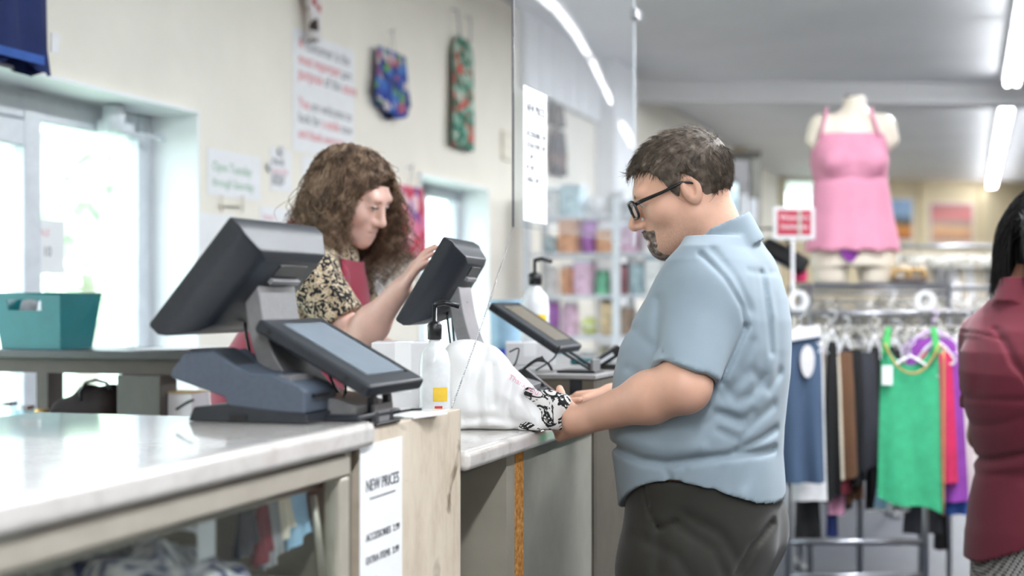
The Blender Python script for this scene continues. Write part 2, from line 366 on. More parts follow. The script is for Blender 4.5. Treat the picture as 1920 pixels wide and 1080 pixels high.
# ------------------------------------------------------------------ fluorescent fixtures
m_tube = pm('lit_tube', (250, 252, 255), .5, var=.0, emit=18.0)
def fixture(x, y0, label, lamp=1.0):
    t = thing('ceiling_light', label, 'ceiling light', (x, y0+1.21, CZ-.1), 0, 'fluorescent ceiling strips')
    MB().box((x-.07, y0, CZ-.07), (x+.07, y0+2.42, CZ-.001)).build('housing', m_white, t, bevel=.01)
    for s in (-1, 1): MB().tube([(x+s*.035, y0+.03, CZ-.092), (x+s*.035, y0+2.39, CZ-.092)], .02, 10).build('tube', m_tube, t, smooth=True)
    if lamp: area('lamp', (x, y0+1.21, CZ-.125), (0, 0, 0), .14, 2.3, TUBE_W*lamp, (.93, .96, 1))
names = ['nearest', 'second', 'third', 'fourth', 'fifth', 'last']
for i, y0 in enumerate((7.4, 9.93, 13.75, 16.25, 18.75, 21.1)):
    fixture(.33, y0, 'twin tube ceiling strip light, %s of the row %s the ceiling beam' % (('nearer the beam' if i else 'farther from the beam', '')[0] if i < 2 else names[i-2]+' one', 'before' if i < 2 else 'beyond'), i < 5)
for (x, y0, s) in ((.33, -2.6, 'behind the till'), (.33, .0, 'over the till counter'), (.33, 3.2, 'over the man in blue'), (4.2, -1.5, 'added out of view for light, far side front'), (4.2, 2.5, 'added out of view for light, far side by the racks'), (4.2, 8.0, 'added out of view for light, far side middle'), (4.2, 15.0, 'added out of view for light, far side beyond the beam')):  # far-side row is unseen, added only to light the room
    fixture(x, y0, 'twin tube ceiling strip light '+s, .2 if s == 'over the till counter' else 1.0)
# daylight through the two shop windows
for (a0, a1, z0, z1) in (W1, W2):
    area('sky_portal', (-3.02, (a0+a1)/2, (z0+z1)/2), (0, R(-90), 0), z1-z0, a1-a0, 1, (1, 1, 1)).data.cycles.is_portal = True
# ------------------------------------------------------------------ outside
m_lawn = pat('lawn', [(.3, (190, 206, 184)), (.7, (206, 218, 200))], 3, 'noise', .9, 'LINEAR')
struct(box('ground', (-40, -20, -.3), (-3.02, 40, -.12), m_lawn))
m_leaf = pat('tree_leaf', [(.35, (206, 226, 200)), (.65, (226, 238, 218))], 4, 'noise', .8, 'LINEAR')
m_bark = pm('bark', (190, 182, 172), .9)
def tree(x, y, h, r, label):
    t = thing('tree', label, 'tree', (x, y, -.12), 0)
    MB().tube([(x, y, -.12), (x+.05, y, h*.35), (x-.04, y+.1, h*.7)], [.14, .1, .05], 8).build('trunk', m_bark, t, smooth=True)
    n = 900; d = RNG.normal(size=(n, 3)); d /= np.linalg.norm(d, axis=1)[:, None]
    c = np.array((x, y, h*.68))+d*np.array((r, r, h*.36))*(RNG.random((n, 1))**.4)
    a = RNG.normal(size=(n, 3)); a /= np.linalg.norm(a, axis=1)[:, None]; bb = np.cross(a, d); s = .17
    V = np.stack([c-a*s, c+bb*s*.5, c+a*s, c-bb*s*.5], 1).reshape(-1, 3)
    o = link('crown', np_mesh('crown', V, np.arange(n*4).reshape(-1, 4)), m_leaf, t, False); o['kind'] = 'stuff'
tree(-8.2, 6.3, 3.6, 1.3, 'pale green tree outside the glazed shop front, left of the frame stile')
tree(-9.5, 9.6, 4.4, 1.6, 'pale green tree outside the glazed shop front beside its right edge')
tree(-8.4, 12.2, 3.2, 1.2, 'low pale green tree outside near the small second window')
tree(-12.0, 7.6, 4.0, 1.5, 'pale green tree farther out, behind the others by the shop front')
# ================================================================== the till counter
FX = -1.05*KF                       # customer face of the whole counter
ZT, ZM = HC-.225*KF, HC-.33*KF      # tops: high sections, low section
m_marble = None
def marble():
    m, t, b = nt_of('marble_laminate'); v = coords(t, (1, 1, 1))
    n = node(t, 'ShaderNodeTexNoise', Scale=9.0, Detail=6.0, Roughness=.65, Distortion=1.4); t.links.new(v, n.inputs['Vector'])
    t.links.new(ramp(t, n.outputs['Fac'], [(.30, (190, 185, 180)), (.45, (214, 210, 205)), (.7, (226, 223, 219))]), b.inputs['Base Color'])
    b.inputs['Roughness'].default_value = .10; b.inputs['Coat Weight'].default_value = .4; return m
m_marble = marble()
m_taupe = pm('taupe_laminate', (150, 144, 132), .5, var=.04, scale=6)
m_rail = pm('pale_gold_rail', (205, 198, 184), .3, .35, var=.03)
m_dark = pm('dark_brown_laminate', (86, 80, 70), .55, var=.06)
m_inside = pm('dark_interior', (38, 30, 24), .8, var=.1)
def ply():
    m, t, b = nt_of('worn_birch_plywood'); v = coords(t, (1, 2.5, 1))
    n = node(t, 'ShaderNodeTexNoise', Scale=5.0, Detail=7.0, Roughness=.7); t.links.new(v, n.inputs['Vector'])
    base = ramp(t, n.outputs['Fac'], [(.25, (176, 160, 138)), (.5, (206, 193, 174)), (.75, (220, 209, 192))])
    v2 = coords(t, (3, 3, 3)); n2 = node(t, 'ShaderNodeTexNoise', Scale=3.2, Detail=3.0, Distortion=1.0); t.links.new(v2, n2.inputs['Vector'])
    st = ramp(t, n2.outputs['Fac'], [(.62, (255, 255, 255)), (.74, (120, 104, 84))])
    mx = node(t, 'ShaderNodeMix', data_type='RGBA', blend_type='MULTIPLY'); mx.inputs[0].default_value = .8
    t.links.new(base, mx.inputs[6]); t.links.new(st, mx.inputs[7]); t.links.new(mx.outputs[2], b.inputs['Base Color']); b.inputs['Roughness'].default_value = .75; return m
m_ply = ply()
m_osb = pat('chipboard_edge', [(.3, (150, 92, 32)), (.55, (196, 134, 58)), (.75, (222, 170, 96))], 90, 'noise', .85, 'LINEAR', bump=.3)
XB = -1.77*KF; YE = 2.36*KF; YB = 2.90*KF; YR = 4.05*KF; TT = .047*KF
# worktops
tag(box('worktop', (XB, -.6, ZT-TT), (FX+.012, YE+.045, ZT), m_marble, bevel=.012), 'white marbled worktop with rounded edge over the glass display case', 'countertop')
tag(box('worktop', (XB, YB+.004, ZM-TT), (FX+.015, YR-.004, ZM), m_marble, bevel=.013), 'white marbled lower worktop under the plastic bag', 'countertop')
# display case
dc = thing('display_case', 'taupe glass-fronted display case under the near worktop', 'display case', (FX-.3, .9, 0))
z1 = ZT-TT-.002
box('end_panel', (XB+.04, YE-.025, .0), (FX-.012, YE-.003, z1), m_taupe, dc)
box('end_panel', (XB+.04, -.6, 0), (FX, -.58, .70), m_taupe, dc)
box('plinth', (XB+.04, -.58, 0), (FX, YE-.03, .70), m_taupe, dc, bevel=.004); zs = .975
box('shelf', (XB+.04, -.58, zs-.02), (FX-.03, YE-.03, zs), pm('pale_shelf', (214, 208, 198), .5), dc, bevel=.003)
box('top_rail', (FX-.03, -.58, z1-.034), (FX, YE-.028, z1-.004), m_rail, dc, bevel=.004)
box('corner_post', (FX-.03, YE-.06, .70), (FX-.002, YE-.028, z1-.036), m_rail, dc, bevel=.004)
box('bottom_rail', (FX-.03, -.58, .70), (FX, YE-.06, .735), m_rail, dc, bevel=.004)
box('glass_front', (FX-.018, -.58, .735), (FX-.012, YE-.06, z1-.036), glassy('case_glass', (248, 251, 250), 1.5), dc)
MB().tube([(FX-.035, YE-.085, z1-.06), (FX-.028, YE-.066, zs)], .006).build('brace', m_rail, dc, smooth=True)
MB().tube([(FX-.05, -.5, z1-.05), (FX-.05, YE-.03, z1-.05)], .006).build('hanging_rail', m_rail, dc, smooth=True)
# plywood-fronted section between display case and low worktop
pc = thing('plywood_cabinet', 'narrow counter section faced with a scuffed bare plywood board', 'cabinet', (FX-.2, (YE+YB)/2, 0))
zb = ZT-.012
box('body', (XB+.3, YE+.012, 0), (FX-.022, YB-.004, zb-.012), m_taupe, pc)
box('front_board', (FX-.02, YE+.012, 0), (FX, YB, zb), m_ply, pc, bevel=.002)
box('top_board', (XB+.3, YE+.046, zb-.010), (FX-.022, YB-.004, zb), m_marble, pc, bevel=.002)
box('edge_strip', (FX-.021, YB+.0005, 0), (FX-.001, YB+.003, zb-.002), m_taupe, pc)
# low section with an open bay and grey front panel
yd = PX(985, 900, FX).y; yp = PX(1113, 900, FX).y
lc = thing('service_counter', 'grey service counter with an open dark bay below the low worktop', 'counter', (FX-.3, 3.0, 0))
zl = ZM-TT-.002
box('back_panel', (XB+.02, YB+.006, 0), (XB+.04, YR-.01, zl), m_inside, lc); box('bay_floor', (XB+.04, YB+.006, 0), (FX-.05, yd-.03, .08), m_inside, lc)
ydl = PX(953, 900, FX).y
box('divider', (XB+.05, ydl, 0), (FX-.004, ydl+.055, zl), m_taupe, lc)
box('chipboard_edge', (FX-.03, ydl+.057, 0), (FX-.004, yd, zl), m_osb, lc)
box('front_panel', (FX-.026, yd+.002, 0), (FX-.004, YR-.008, zl), pm('grey_green_laminate', (142, 140, 130), .45, var=.03), lc)
# raised end cabinet
rcab = thing('raised_cabinet', 'dark grey raised cabinet at the far end of the till counter', 'cabinet', (FX-.2, YR+.15, 0))
ye = PX(1157, 700, FX).y
box('side_panel', (FX-.45, YR, 0), (FX, YR+.02, ZT-.012), m_dark, rcab, bevel=.003); box('front_panel', (FX-.02, YR+.021, 0), (FX, ye, ZT-.012), m_dark, rcab, bevel=.003)
box('body', (FX-.45, YR+.021, 0), (FX-.022, ye, ZT-.022), m_dark, rcab); box('extension', (FX-.45, ye+.001, 0), (FX-.16, ye+.9, ZT-.012), m_dark, rcab); box('top_board', (FX-.45, ye+.001, ZT-.011), (FX-.155, ye+.9, ZT), pm('grey_counter_top', (150, 150, 150), .35), rcab); box('top_board', (FX-.45, YR, ZT-.011), (FX+.004, ye, ZT), pm('grey_counter_top', (150, 150, 150), .35), rcab, bevel=.002)
q0, q1 = PY(1069, 712, YR), PY(1092, 755, YR); box('slot', (q0.x, YR-.003, q1.z), (q1.x, YR-.0005, q0.z), m_black, rcab)
# cables inside the bay
m_cable = pm('grey_cable', (150, 140, 128), .5)
for k, pts in enumerate([[(872, 1000), (890, 985), (915, 978), (940, 990), (957, 1010)], [(868, 1040), (880, 1060), (884, 1085)]]):
    q = [PX(a, c_, FX-.10) for a, c_ in pts]
    tag(MB().tube(q, .004, 6).build('cable', m_cable, smooth=True), ['thin pale cable arching inside the open dark bay', 'pale cable hanging at the left side of the open bay'][k], 'cable')
# ------------------------------------------------------------------ price sheets
m_paper = pm('white_paper', (238, 240, 242), .8, var=.01); m_ink = pm('black_ink', (72, 72, 78), .8)
def price_sheet(x, y0, y1, z0, z1, label, nx=1, tape=True):
    t = thing('price_sheet', label, 'notice', (x, (y0+y1)/2, z0))
    box('paper', (x, y0, z0), (x+.0012, y1, z1), m_paper, t); wd = y1-y0; h = z1-z0; yc = (y0+y1)/2
    def tx(s, fy, fz, size, al='CENTER', sx=1): text(s, size, m_ink, t, basis((x+.0016, y0+fy*wd, z0+fz*h), (0, 1, 0), (0, 0, 1)), align=al, sx=sx)
    tx('NEW PRICES', .52, .845, wd*.155, sx=.9); box('underline', (x+.0013, y0+.22*wd, z0+.795*h), (x+.0018, y0+.82*wd, z0+.80*h), m_ink, t)
    for i, s in enumerate(('ACCESSORIES  2.99', 'EXTRA ITEMS  3.99', 'S  2.49', 'M  2.99', 'LARGE  3.49')): tx(s, .13, .655-i*.085, wd*.095, 'LEFT')
    return t
q0 = PX(673, 838, FX); q1 = PX(752, 818, FX)
price_sheet(FX+.0008, q0.y, q1.y, q0.z-.42, q1.z+.0, 'long white price sheet taped on the bare plywood board')
# ------------------------------------------------------------------ hanging acrylic shield with chain
sx_ = -1.15; ya = PX(962, 0, sx_).y; yb2 = PX(1189, 0, sx_).y; zb_ = PX(950, 424, sx_).z
sh = thing('acrylic_shield', 'large clear acrylic shield hanging over the till counter', 'shield', (sx_, (ya+yb2)/2, zb_))
n = 14; pts = []; zz = [zb_, zb_+.4, zb_+.8, zb_+1.2, 2.95]
for z in zz:
    for i in range(n+1):
        f = i/n; pts.append((sx_+.020*math.sin(math.pi*f), ya+(yb2-ya)*f, z))
o = MB().grid(pts, n+1, len(zz)).build('sheet', glassy('clear_acrylic', (238, 242, 245), 1.42, base=.10, mir=.035), sh, smooth=True)
# edge strip and hang wires
MB().box((sx_-.002, ya-.003, zb_), (sx_+.003, ya-.0005, 2.95)).build('near_edge', pm('acrylic_edge', (62, 64, 78), .3), sh)
MB().box((sx_-.003, yb2+.0005, zb_), (sx_+.003, yb2+.004, 2.95)).build('far_edge', pm('acrylic_edge_pale', (215, 222, 228), .3), sh)
for yy in (ya+.05, yb2-.05): MB().tube([(sx_, yy, 2.93), (sx_, yy, CZ)], .0015, 6).build('hang_wire', m_steel, sh)
q = PX(1176, 12, sx_+.01); box('clip', (q.x-.012, yb2-.05, q.z-.02), (q.x+.012, yb2+.01, q.z+.015), m_chrome, sh, bevel=.003)
price_sheet(sx_+.026, PX(963, 0, sx_).y, PX(1008, 0, sx_).y, PX(970, 415, sx_).z, PX(975, 165, sx_).z, 'white price sheet taped to the hanging acrylic shield')
# bead chain from the shield's corner down to the plywood board
ch = thing('bead_chain', 'fine metal bead chain from the shield corner to the plywood board', 'chain', (FX-.01, YB-.02, zb))
a = Vector((sx_, ya, zb_)); e = Vector((FX-.012, YB-.015, zb+.004)); pts = [a.lerp(e, i/24)+Vector((0, 0, -.012*math.sin(math.pi*i/24))) for i in range(25)]
MB().tube(pts, .0007, 5).build('cord', m_steel, ch)
bb = MB(); 
for i in range(96):
    f = i/95*24; j = min(23, int(f)); p = pts[j].lerp(pts[j+1], f-j); bb.lathe([(.0, -.0021), (.0018, -.001), (.0018, .001), (.0, .0021)], p, 5)
o = bb.build('beads', m_chrome, ch, smooth=True); o['kind'] = 'stuff'
# ------------------------------------------------------------------ registers
m_pos = pm('charcoal_plastic', (36, 41, 48), .40, var=.06, scale=120, bump=.03)
m_pos2 = pm('slate_plastic', (74, 84, 98), .45, var=.05, scale=120, bump=.03)
m_gray = pm('satin_grey_plastic', (122, 122, 124), .32, var=.04, scale=80)
m_screen = pm('dark_screen', (26, 30, 36), .12)
def register(label, mid, rotz, tilt, zb_):
    """mid: middle of the screen's near edge; local frame: +x to the customer, y along the counter, z from zb_"""
    s = KF; e = Vector((math.cos(tilt), 0, math.sin(tilt))); bk = Vector((e.z, 0, -e.x)); yv = Vector((0, 1, 0)); wd, hh = .346*s, .262*s
    cx = -.305*s
    loc = Vector((mid.x, mid.y, zb_))-Vector((math.cos(rotz)*cx+math.sin(rotz)*wd/2, math.sin(rotz)*cx-math.cos(rotz)*wd/2, 0))
    t = thing('cash_register', label, 'register', loc, rotz, 'touch-screen registers on the counter')
    c = Vector((cx, 0, mid.z-zb_)); FXl = -1.05*KF; dzz = c.z-(1.43-1.155)*s
    def ring(off, iy, ie, sh=0): return [c+bk*off+e*(sh)+yv*sy*(wd/2-iy)+e*se*(hh/2-ie) for sy, se in ((-1, -1), (1, -1), (1, 1), (-1, 1))]
    rs = [ring(0, .004, .004), ring(.004, 0, 0), ring(.024, 0, 0), ring(.034, .006, .006), ring(.062, .03, .028, .012), ring(.070, .05, .045, .016)]
    vs = [p for r_ in rs for p in r_]; fs = [(3, 2, 1, 0)]+[(i*4+j, i*4+(j+1) % 4, i*4+4+(j+1) % 4, i*4+4+j) for i in range(len(rs)-1) for j in range(4)]+[(20, 21, 22, 23)]
    mo = MB().add(vs, fs).build('monitor', m_pos, t, bevel=.006, seg=3, world=False)
    q = [c-bk*.001+yv*sy*(wd/2-.018)+e*se*(hh/2-.018) for sy, se in ((-1, -1), (1, -1), (1, 1), (-1, 1))]
    MB().prism(q, bk*.0008).build('screen', m_screen, mo, world=False)
    vc = c+bk*.066+e*.062+yv*.015
    MB().prism([vc+yv*a+e*b_ for a, b_ in ((-.05, -.012), (.05, -.012), (.05, .012), (-.05, .012))], bk*.006).build('vent', m_black, mo, bevel=.002, world=False)
    MB().prism([vc-e*.020+yv*a+e*b_ for a, b_ in ((-.05, -.005), (.05, -.005), (.05, .005), (-.05, .005))], bk*.012).build('vent_lip', m_gray, mo, bevel=.002, world=False)
    # curved stand
    prof = [((-1.285*s-FXl), (1.405-1.155)*s+dzz), ((-1.272*s-FXl), (1.32-1.155)*s+dzz), ((-1.245*s-FXl), (1.25-1.155)*s+dzz*.6), ((-1.19*s-FXl), (1.19-1.155)*s+dzz*.2), ((-1.12*s-FXl), .018), ((-1.07*s-FXl), .008)]
    pts = []
    from mathutils.geometry import interpolate_bezier
    fine = []
    for i in range(len(prof)-1):
        for k in range(4):
            f = k/4; p0, p1, p2, p3 = [Vector(prof[max(0, min(len(prof)-1, i+d))]) for d in (-1, 0, 1, 2)]
            fine.append(.5*((2*p1)+(p2-p0)*f+(2*p0-5*p1+4*p2-p3)*f*f+(3*p1-p0-3*p2+p3)*f**3))
    fine.append(Vector(prof[-1])); vs = []; m_ = len(fine); y0, y1 = -.055, .075
    for i, p in enumerate(fine):
        tn = (fine[min(i+1, m_-1)]-fine[max(i-1, 0)]).normalized(); nn = Vector((-tn.y, tn.x)); th = .013+.004*math.sin(i/m_*3)
        if nn.x < 0: nn = -nn
        a, b_ = p+nn*th, p-nn*th
        vs += [(b_.x, y0, b_.y), (a.x, y0, a.y), (a.x, y1, a.y), (b_.x, y1, b_.y)]
    fs = [(0, 1, 2, 3), tuple(range((m_-1)*4, m_*4))[::-1]]+[(i*4+j, i*4+(j+1) % 4, i*4+4+(j+1) % 4, i*4+4+j) for i in range(m_-1) for j in range(4)]
    MB().add(vs, fs).build('stand', m_gray, t, bevel=.003, world=False)
    # hinge block between stand and monitor
    h0 = Vector((prof[0][0], .01, prof[0][1]-.01)); h1 = c+bk*.068-e*.01; h1.y = .01
    MB().tube([h0, h0.lerp(h1, .5), h1], [.018, .022, .03], 10).build('hinge', m_black, t, smooth=True, world=False)
    for k, (a, b_) in enumerate(((-.02, -.05), (.03, -.075))):
        p0 = h1+Vector((-.02, a, -.03)); p3 = Vector((prof[3][0]-.03, a, .03)); pts = []
        for i in range(13):
            f = i/12; p = p0.lerp(p3, f); pts.append(p+Vector((-.02, .02*math.sin(f*6), b_))*math.sin(math.pi*f))
        MB().tube(pts, .003, 6).build('cable', m_black, t, smooth=True, world=False)
    MB().box((prof[0][0]-.02, -.075, .0005), (prof[-1][0]+.015, .095, .010)).build('base_plate', m_pos, t, bevel=.003, world=False)
    return t
register('charcoal touch-screen register on the near worktop, back turned to us', P(352, 507, 2.2), 0, R(49.2), ZT+.0005)
md = P(785, 521, 3.22); zd = ZT-.03
dr = thing('equipment_box', 'dark equipment box under the farther register, behind the bag', 'box', (FX-.22, md.y+.12, ZM))
box('body', (FX-.42, md.y-.02, ZM+.001), (FX-.06, md.y+.27, zd-.001), m_pos, dr, bevel=.005); box('front_cover', (FX-.425, md.y, ZM+.01), (FX-.421, md.y+.26, zd-.01), m_pos2, dr)
register('charcoal touch-screen register farther along, the cashier touches its screen', md, R(7), R(59), zd)
# card printer lying in front of the first register
pr = thing('receipt_printer', 'slate grey wedge-shaped receipt printer in front of the near register', 'printer', (K(-1.3, 2.36, 1.155)))
yp0, yp1 = 2.30*KF, 2.372*KF
def pp(lst): return [PY(a, c_, yp0) for a, c_ in lst]
zc = ZT+.0006
bodyp = pp([(322, 692), (345, 662), (398, 658), (446, 690), (470, 700), (505, 702), (558, 722), (572, 735), (572, 788)]); bodyp[-1].z = zc+.016
low = [PY(x, 0, yp0) for x in (352, 372, 452, 572)]
bodyp2 = bodyp+[Vector((PY(430, 0, yp0).x, yp0, zc+.016)), PY(420, 745, yp0), PY(318, 708, yp0)]
MB().prism(bodyp2, (0, yp1-yp0+.05, 0)).build('body', m_pos2, pr, bevel=.004)
x0, x1 = PY(352, 0, yp0).x, PY(576, 0, yp0).x
MB().prism([(x0, yp0-.001, zc), (x1, yp0-.001, zc), (x1, yp0-.001, zc+.0155), (x0+.07, yp0-.001, zc+.028), (x0+.01, yp0-.001, zc+.022)], (0, yp1-yp0+.052, 0)).build('foot', m_pos, pr, bevel=.003)
q = pp([(350, 660), (398, 656), (440, 688), (375, 690)]); MB().prism([v+Vector((0, .004, .002)) for v in q], (0, .07, 0)).build('lid', m_pos, pr, bevel=.003)
q = PY(520, 712, yp0); MB().box((q.x-.03, yp0+.012, q.z-.004), (q.x+.018, yp0+.085, q.z+.006)).build('paper_slot', m_gray, pr, bevel=.002)
q = PY(448, 785, yp0); box('latch', (q.x-.014, yp0-.004, zc+.004), (q.x+.014, yp0-.0012, zc+.012), m_black, pr)
q = PY(592, 748, yp0+.05); box('power_slot', (x1-.001, yp0+.02, zc+.040), (x1+.0025, yp0+.075, zc+.045), m_black, pr)
# customer displays
def customer_display(label, top, bot, y0, y1, foot, scr):
    t = thing('customer_display', label, 'display', foot, 0, 'tilted customer displays')
    e = (bot-top); L = e.length; e.normalize(); nrm = Vector((-e.z, 0, e.x)); nrm = nrm if nrm.z > 0 else -nrm; yv = Vector((0, 1, 0)); W = y1-y0
    c0 = Vector((top.x, y0, top.z))
    MB().prism([c0, c0+e*L, c0+e*L+yv*W, c0+yv*W], -nrm*.022).build('housing', m_pos, t, bevel=.006, seg=3)
    MB().prism([c0+e*L*.10+yv*W*.2+nrm*.0003, c0+e*L*.86+yv*W*.2+nrm*.0003, c0+e*L*.86+yv*W*.86+nrm*.0003, c0+e*L*.10+yv*W*.86+nrm*.0003], nrm*.001).build('screen', scr, t)
    MB().prism([c0+e*L*.08+yv*W*.865, c0+e*L*.88+yv*W*.865, c0+e*L*.88+yv*W*.89, c0+e*L*.08+yv*W*.89], nrm*.002).build('screen_edge', m_black, t)
    for f in (.12, .8, .95): q = c0+e*L*f-nrm*.011; MB().lathe([(0, 0), (.004, 0), (.004, .0015), (0, .0015)], (0, 0, 0), 10, basis(q+Vector((0, -.0002, 0)), (1, 0, 0), (0, 0, 1)) ).build('screw', m_black, t)
    hp = c0+e*L*.86+yv*W*.5-nrm*.022; ft = Vector(foot); a = .016
    d = (ft-hp)
    for sy in (-1, 1): MB().prism([hp+Vector((-.006, sy*.03-.008, 0)), hp+Vector((.006, sy*.03-.008, 0)), ft+Vector((.006, sy*.03-.008, .006)), ft+Vector((-.006, sy*.03-.008, .006))], (0, .016, 0)).build('leg', m_pos, t, bevel=.002)
    MB().box((ft.x-.004, ft.y-.038, ft.z+.004), (ft.x+.004, ft.y+.038, ft.z+.035)).build('leg_plate', m_gray, t, bevel=.002)
    MB().box((ft.x-.09, ft.y-.05, ft.z+.0005), (ft.x+.012, ft.y+.05, ft.z+.006)).build('foot', m_black, t, bevel=.002)
    return t
m_lcd = pm('grey_lcd', (128, 140, 152), .15, var=.02); m_lcd2 = pm('taupe_lcd', (120, 112, 98), .15, var=.02)
d0 = K(-1.251, 2.36, 1.3435); d1 = K(-1.024, 2.36, 1.222); ft = K(-1.06, 2.49, 1.158); ft.z = zb
customer_display('tilted charcoal customer display near us, its screen pale grey', d0, d1, d0.y, 2.625*KF, ft, m_lcd)
yq = PX(1060, 690, FX-.02).y; ft = Vector((FX-.03, YR+.13, ZT)); y0 = YR+.02; a_ = PY(921, 566, y0); b_ = PY(1050, 652, y0)
customer_display('tilted charcoal customer display on the raised cabinet, its screen brownish', a_, b_, y0, y0+.225, ft, m_lcd2)
# ================================================================== people
m_skin = pm('skin_light', (220, 174, 150), .5, var=.05, scale=9, bump=.015, sss=.12)
m_skin2 = pm('skin_fair', (226, 186, 172), .5, var=.05, scale=9, sss=.12)
m_skin3 = pm('skin_brown', (140, 96, 76), .5, var=.05, scale=9, sss=.08)
m_eye = pm('eyeball', (226, 224, 222), .15, var=.01); m_iris = pm('iris', (62, 52, 44), .2)
class Head:
    """head axes in a figure frame: +x own right, +y face, +z crown; origin at eye level between the ears"""
    def __init__(s, o, yaw, pitch, roll=0, k=1.0):
        # yaw: compass of the face in (u, v); pitch: nod down
        f0 = np.array((math.cos(yaw), math.sin(yaw), 0)); r0 = np.array((f0[1], -f0[0], 0)); up = np.array((0, 0, 1.))
        f = f0*math.cos(pitch)-up*math.sin(pitch); u = up*math.cos(pitch)+f0*math.sin(pitch)
        r = r0*math.cos(roll)+u*math.sin(roll); u = u*math.cos(roll)-r0*math.sin(roll)
        s.o = np.asarray(o, np.float32); s.M = np.stack([r, f, u], 1).astype(np.float32); s.k = k
    def loc(s, p): return ((p-s.o)@s.M)/s.k
    def out(s, q): return s.o+s.k*np.asarray(q, np.float32)@s.M.T
    def mat(s): return Matrix(((*(s.M[0]*s.k), s.o[0]), (*(s.M[1]*s.k), s.o[1]), (*(s.M[2]*s.k), s.o[2]), (0, 0, 0, 1)))
def skull(q): return su(ell(q, (0, -.012, .032), (.076, .097, .076)), ell(q, (0, -.045, .014), (.069, .064, .068)), .03)
def head_sdf(q, man=True):
    """q: head-local points"""
    d = skull(q)
    d = su(d, ell(q, (0, .026, -.034), (.062, .066, .082)), .03)
    j = .026 if man else .022
    for s in (-1, 1):
        d = su(d, rc(q, (s*.048, -.004, -.064), (s*.012, .070, -.098), .020, j*.8), .028)
        d = su(d, sph(q, (s*.040, .056, -.030), .027), .025)
    d = su(d, sph(q, (0, .076, -.100), j*.9), .02)
    d = su(d, rc(q, (-.034, .080, .020), (.034, .080, .020), .0135), .02)
    d = su(d, rc(q, (0, .078, -.064), (0, .074, -.074), .024), .02)                              # muzzle
    for s in (-1, 1):
        d = ss(d, ell(q, (s*.031, .101, .000), (.019, .017, .012)), .012)
        d = su(d, ell(q, (s*.031, .0785, .0015), (.0165, .0125, .0125)), .004)                  # lids over the eyeball
    nt_ = .116 if man else .108
    d = su(d, rc(q, (0, .088, .010), (0, nt_, -.033), .0085, .0115), .012)                       # nose
    d = su(d, sph(q, (0, nt_+.002, -.037), .0115), .008)
    for s in (-1, 1):
        d = su(d, ell(q, (s*.0125, nt_-.011, -.041), (.009, .012, .009)), .006)
        d = ss(d, sph(q, (s*.0065, nt_-.006, -.050), .0042), .003)
    d = su(d, rc(q, (-.017, .089, -.0655), (.017, .089, -.0655), .0065), .008)
    d = su(d, rc(q, (-.015, .088, -.0775), (.015, .088, -.0775), .0075), .008)
    d = ss(d, rc(q, (-.022, .096, -.0712), (.022, .096, -.0712), .0028), .004)
    for s in (-1, 1):                                                                            # ears
        c = np.array((s*.0775, -.016, -.012)); e = ell(q, c, (.011, .021, .033)); e = ss(e, ell(q, c+(s*.010, .003, .003), (.010, .012, .020)), .004)
        e = su(e, rc(q, c+(s*.004, .012, .010), c+(s*.006, .010, -.010), .005), .004)
        d = su(d, e, .006)
    return d
def hand_sdf(p, wrist, ax, nrm, thumb_side, k=1.0, curl=(.5, .6, .5), spread=.06, thumb=(.55, .5)):
    """wrist point, ax = wrist->knuckles, nrm = out of the back of the hand; fingers curl towards -nrm"""
    ax = np.asarray(ax, float); ax /= np.linalg.norm(ax); nrm = np.asarray(nrm, float); nrm -= ax*(nrm@ax); nrm /= np.linalg.norm(nrm); sd = np.cross(ax, nrm)*thumb_side
    wrist = np.asarray(wrist, float); T = lambda a, b, c: wrist+k*(ax*a+sd*b+nrm*c)
    d = rc(p, T(-.02, 0, 0), T(.012, .0, 0), .025*k, .024*k)
    for i, (b0, b1, r) in enumerate(((-.016, -.030, .013), (-.006, -.010, .0135), (.006, .010, .0135), (.016, .029, .013))): d = su(d, rc(p, T(.01, b0, 0), T(.082-.004*abs(i-2), b1, 0), .016*k, r*k), .010*k)
    L = ((.034, .021, .018), (.040, .026, .020), (.044, .028, .021), (.040, .024, .020))
    for i, b in enumerate((-.030, -.010, .010, .029)):
        base = T(.082-.004*abs(i-2), b, 0); a = 0; pt = base; dr = ax*1.0; f = None
        lat = sd*spread*(i-1.5)
        for j in range(3):
            a += curl[j]; v = ax*math.cos(a)-nrm*math.sin(a)+lat*math.cos(a); v /= np.linalg.norm(v); nx = pt+v*L[i][j]*k
            g = rc(p, pt, nx, (.0098-.0009*j)*k, (.0090-.0010*j)*k); f = g if f is None else np.minimum(f, g); pt = nx
        d = su(d, f, .004*k)
    t0 = T(.022, .026, -.006); v1 = ax*math.cos(thumb[0])+sd*math.sin(thumb[0])-nrm*.25; v1 /= np.linalg.norm(v1); t1 = t0+v1*.040*k
    v2 = v1+ax*.3-nrm*thumb[1]; v2 /= np.linalg.norm(v2); t2 = t1+v2*.030*k; v3 = v2+ax*.3-nrm*thumb[1]*.6; v3 /= np.linalg.norm(v3)
    d = su(d, rc(p, t0, t1, .0150*k, .0112*k), .010*k); d = su(d, rc(p, t1, t2, .0108*k, .0095*k), .003*k); d = su(d, rc(p, t2, t2+v3*.024*k, .0095*k, .0075*k), .003*k)
    return d
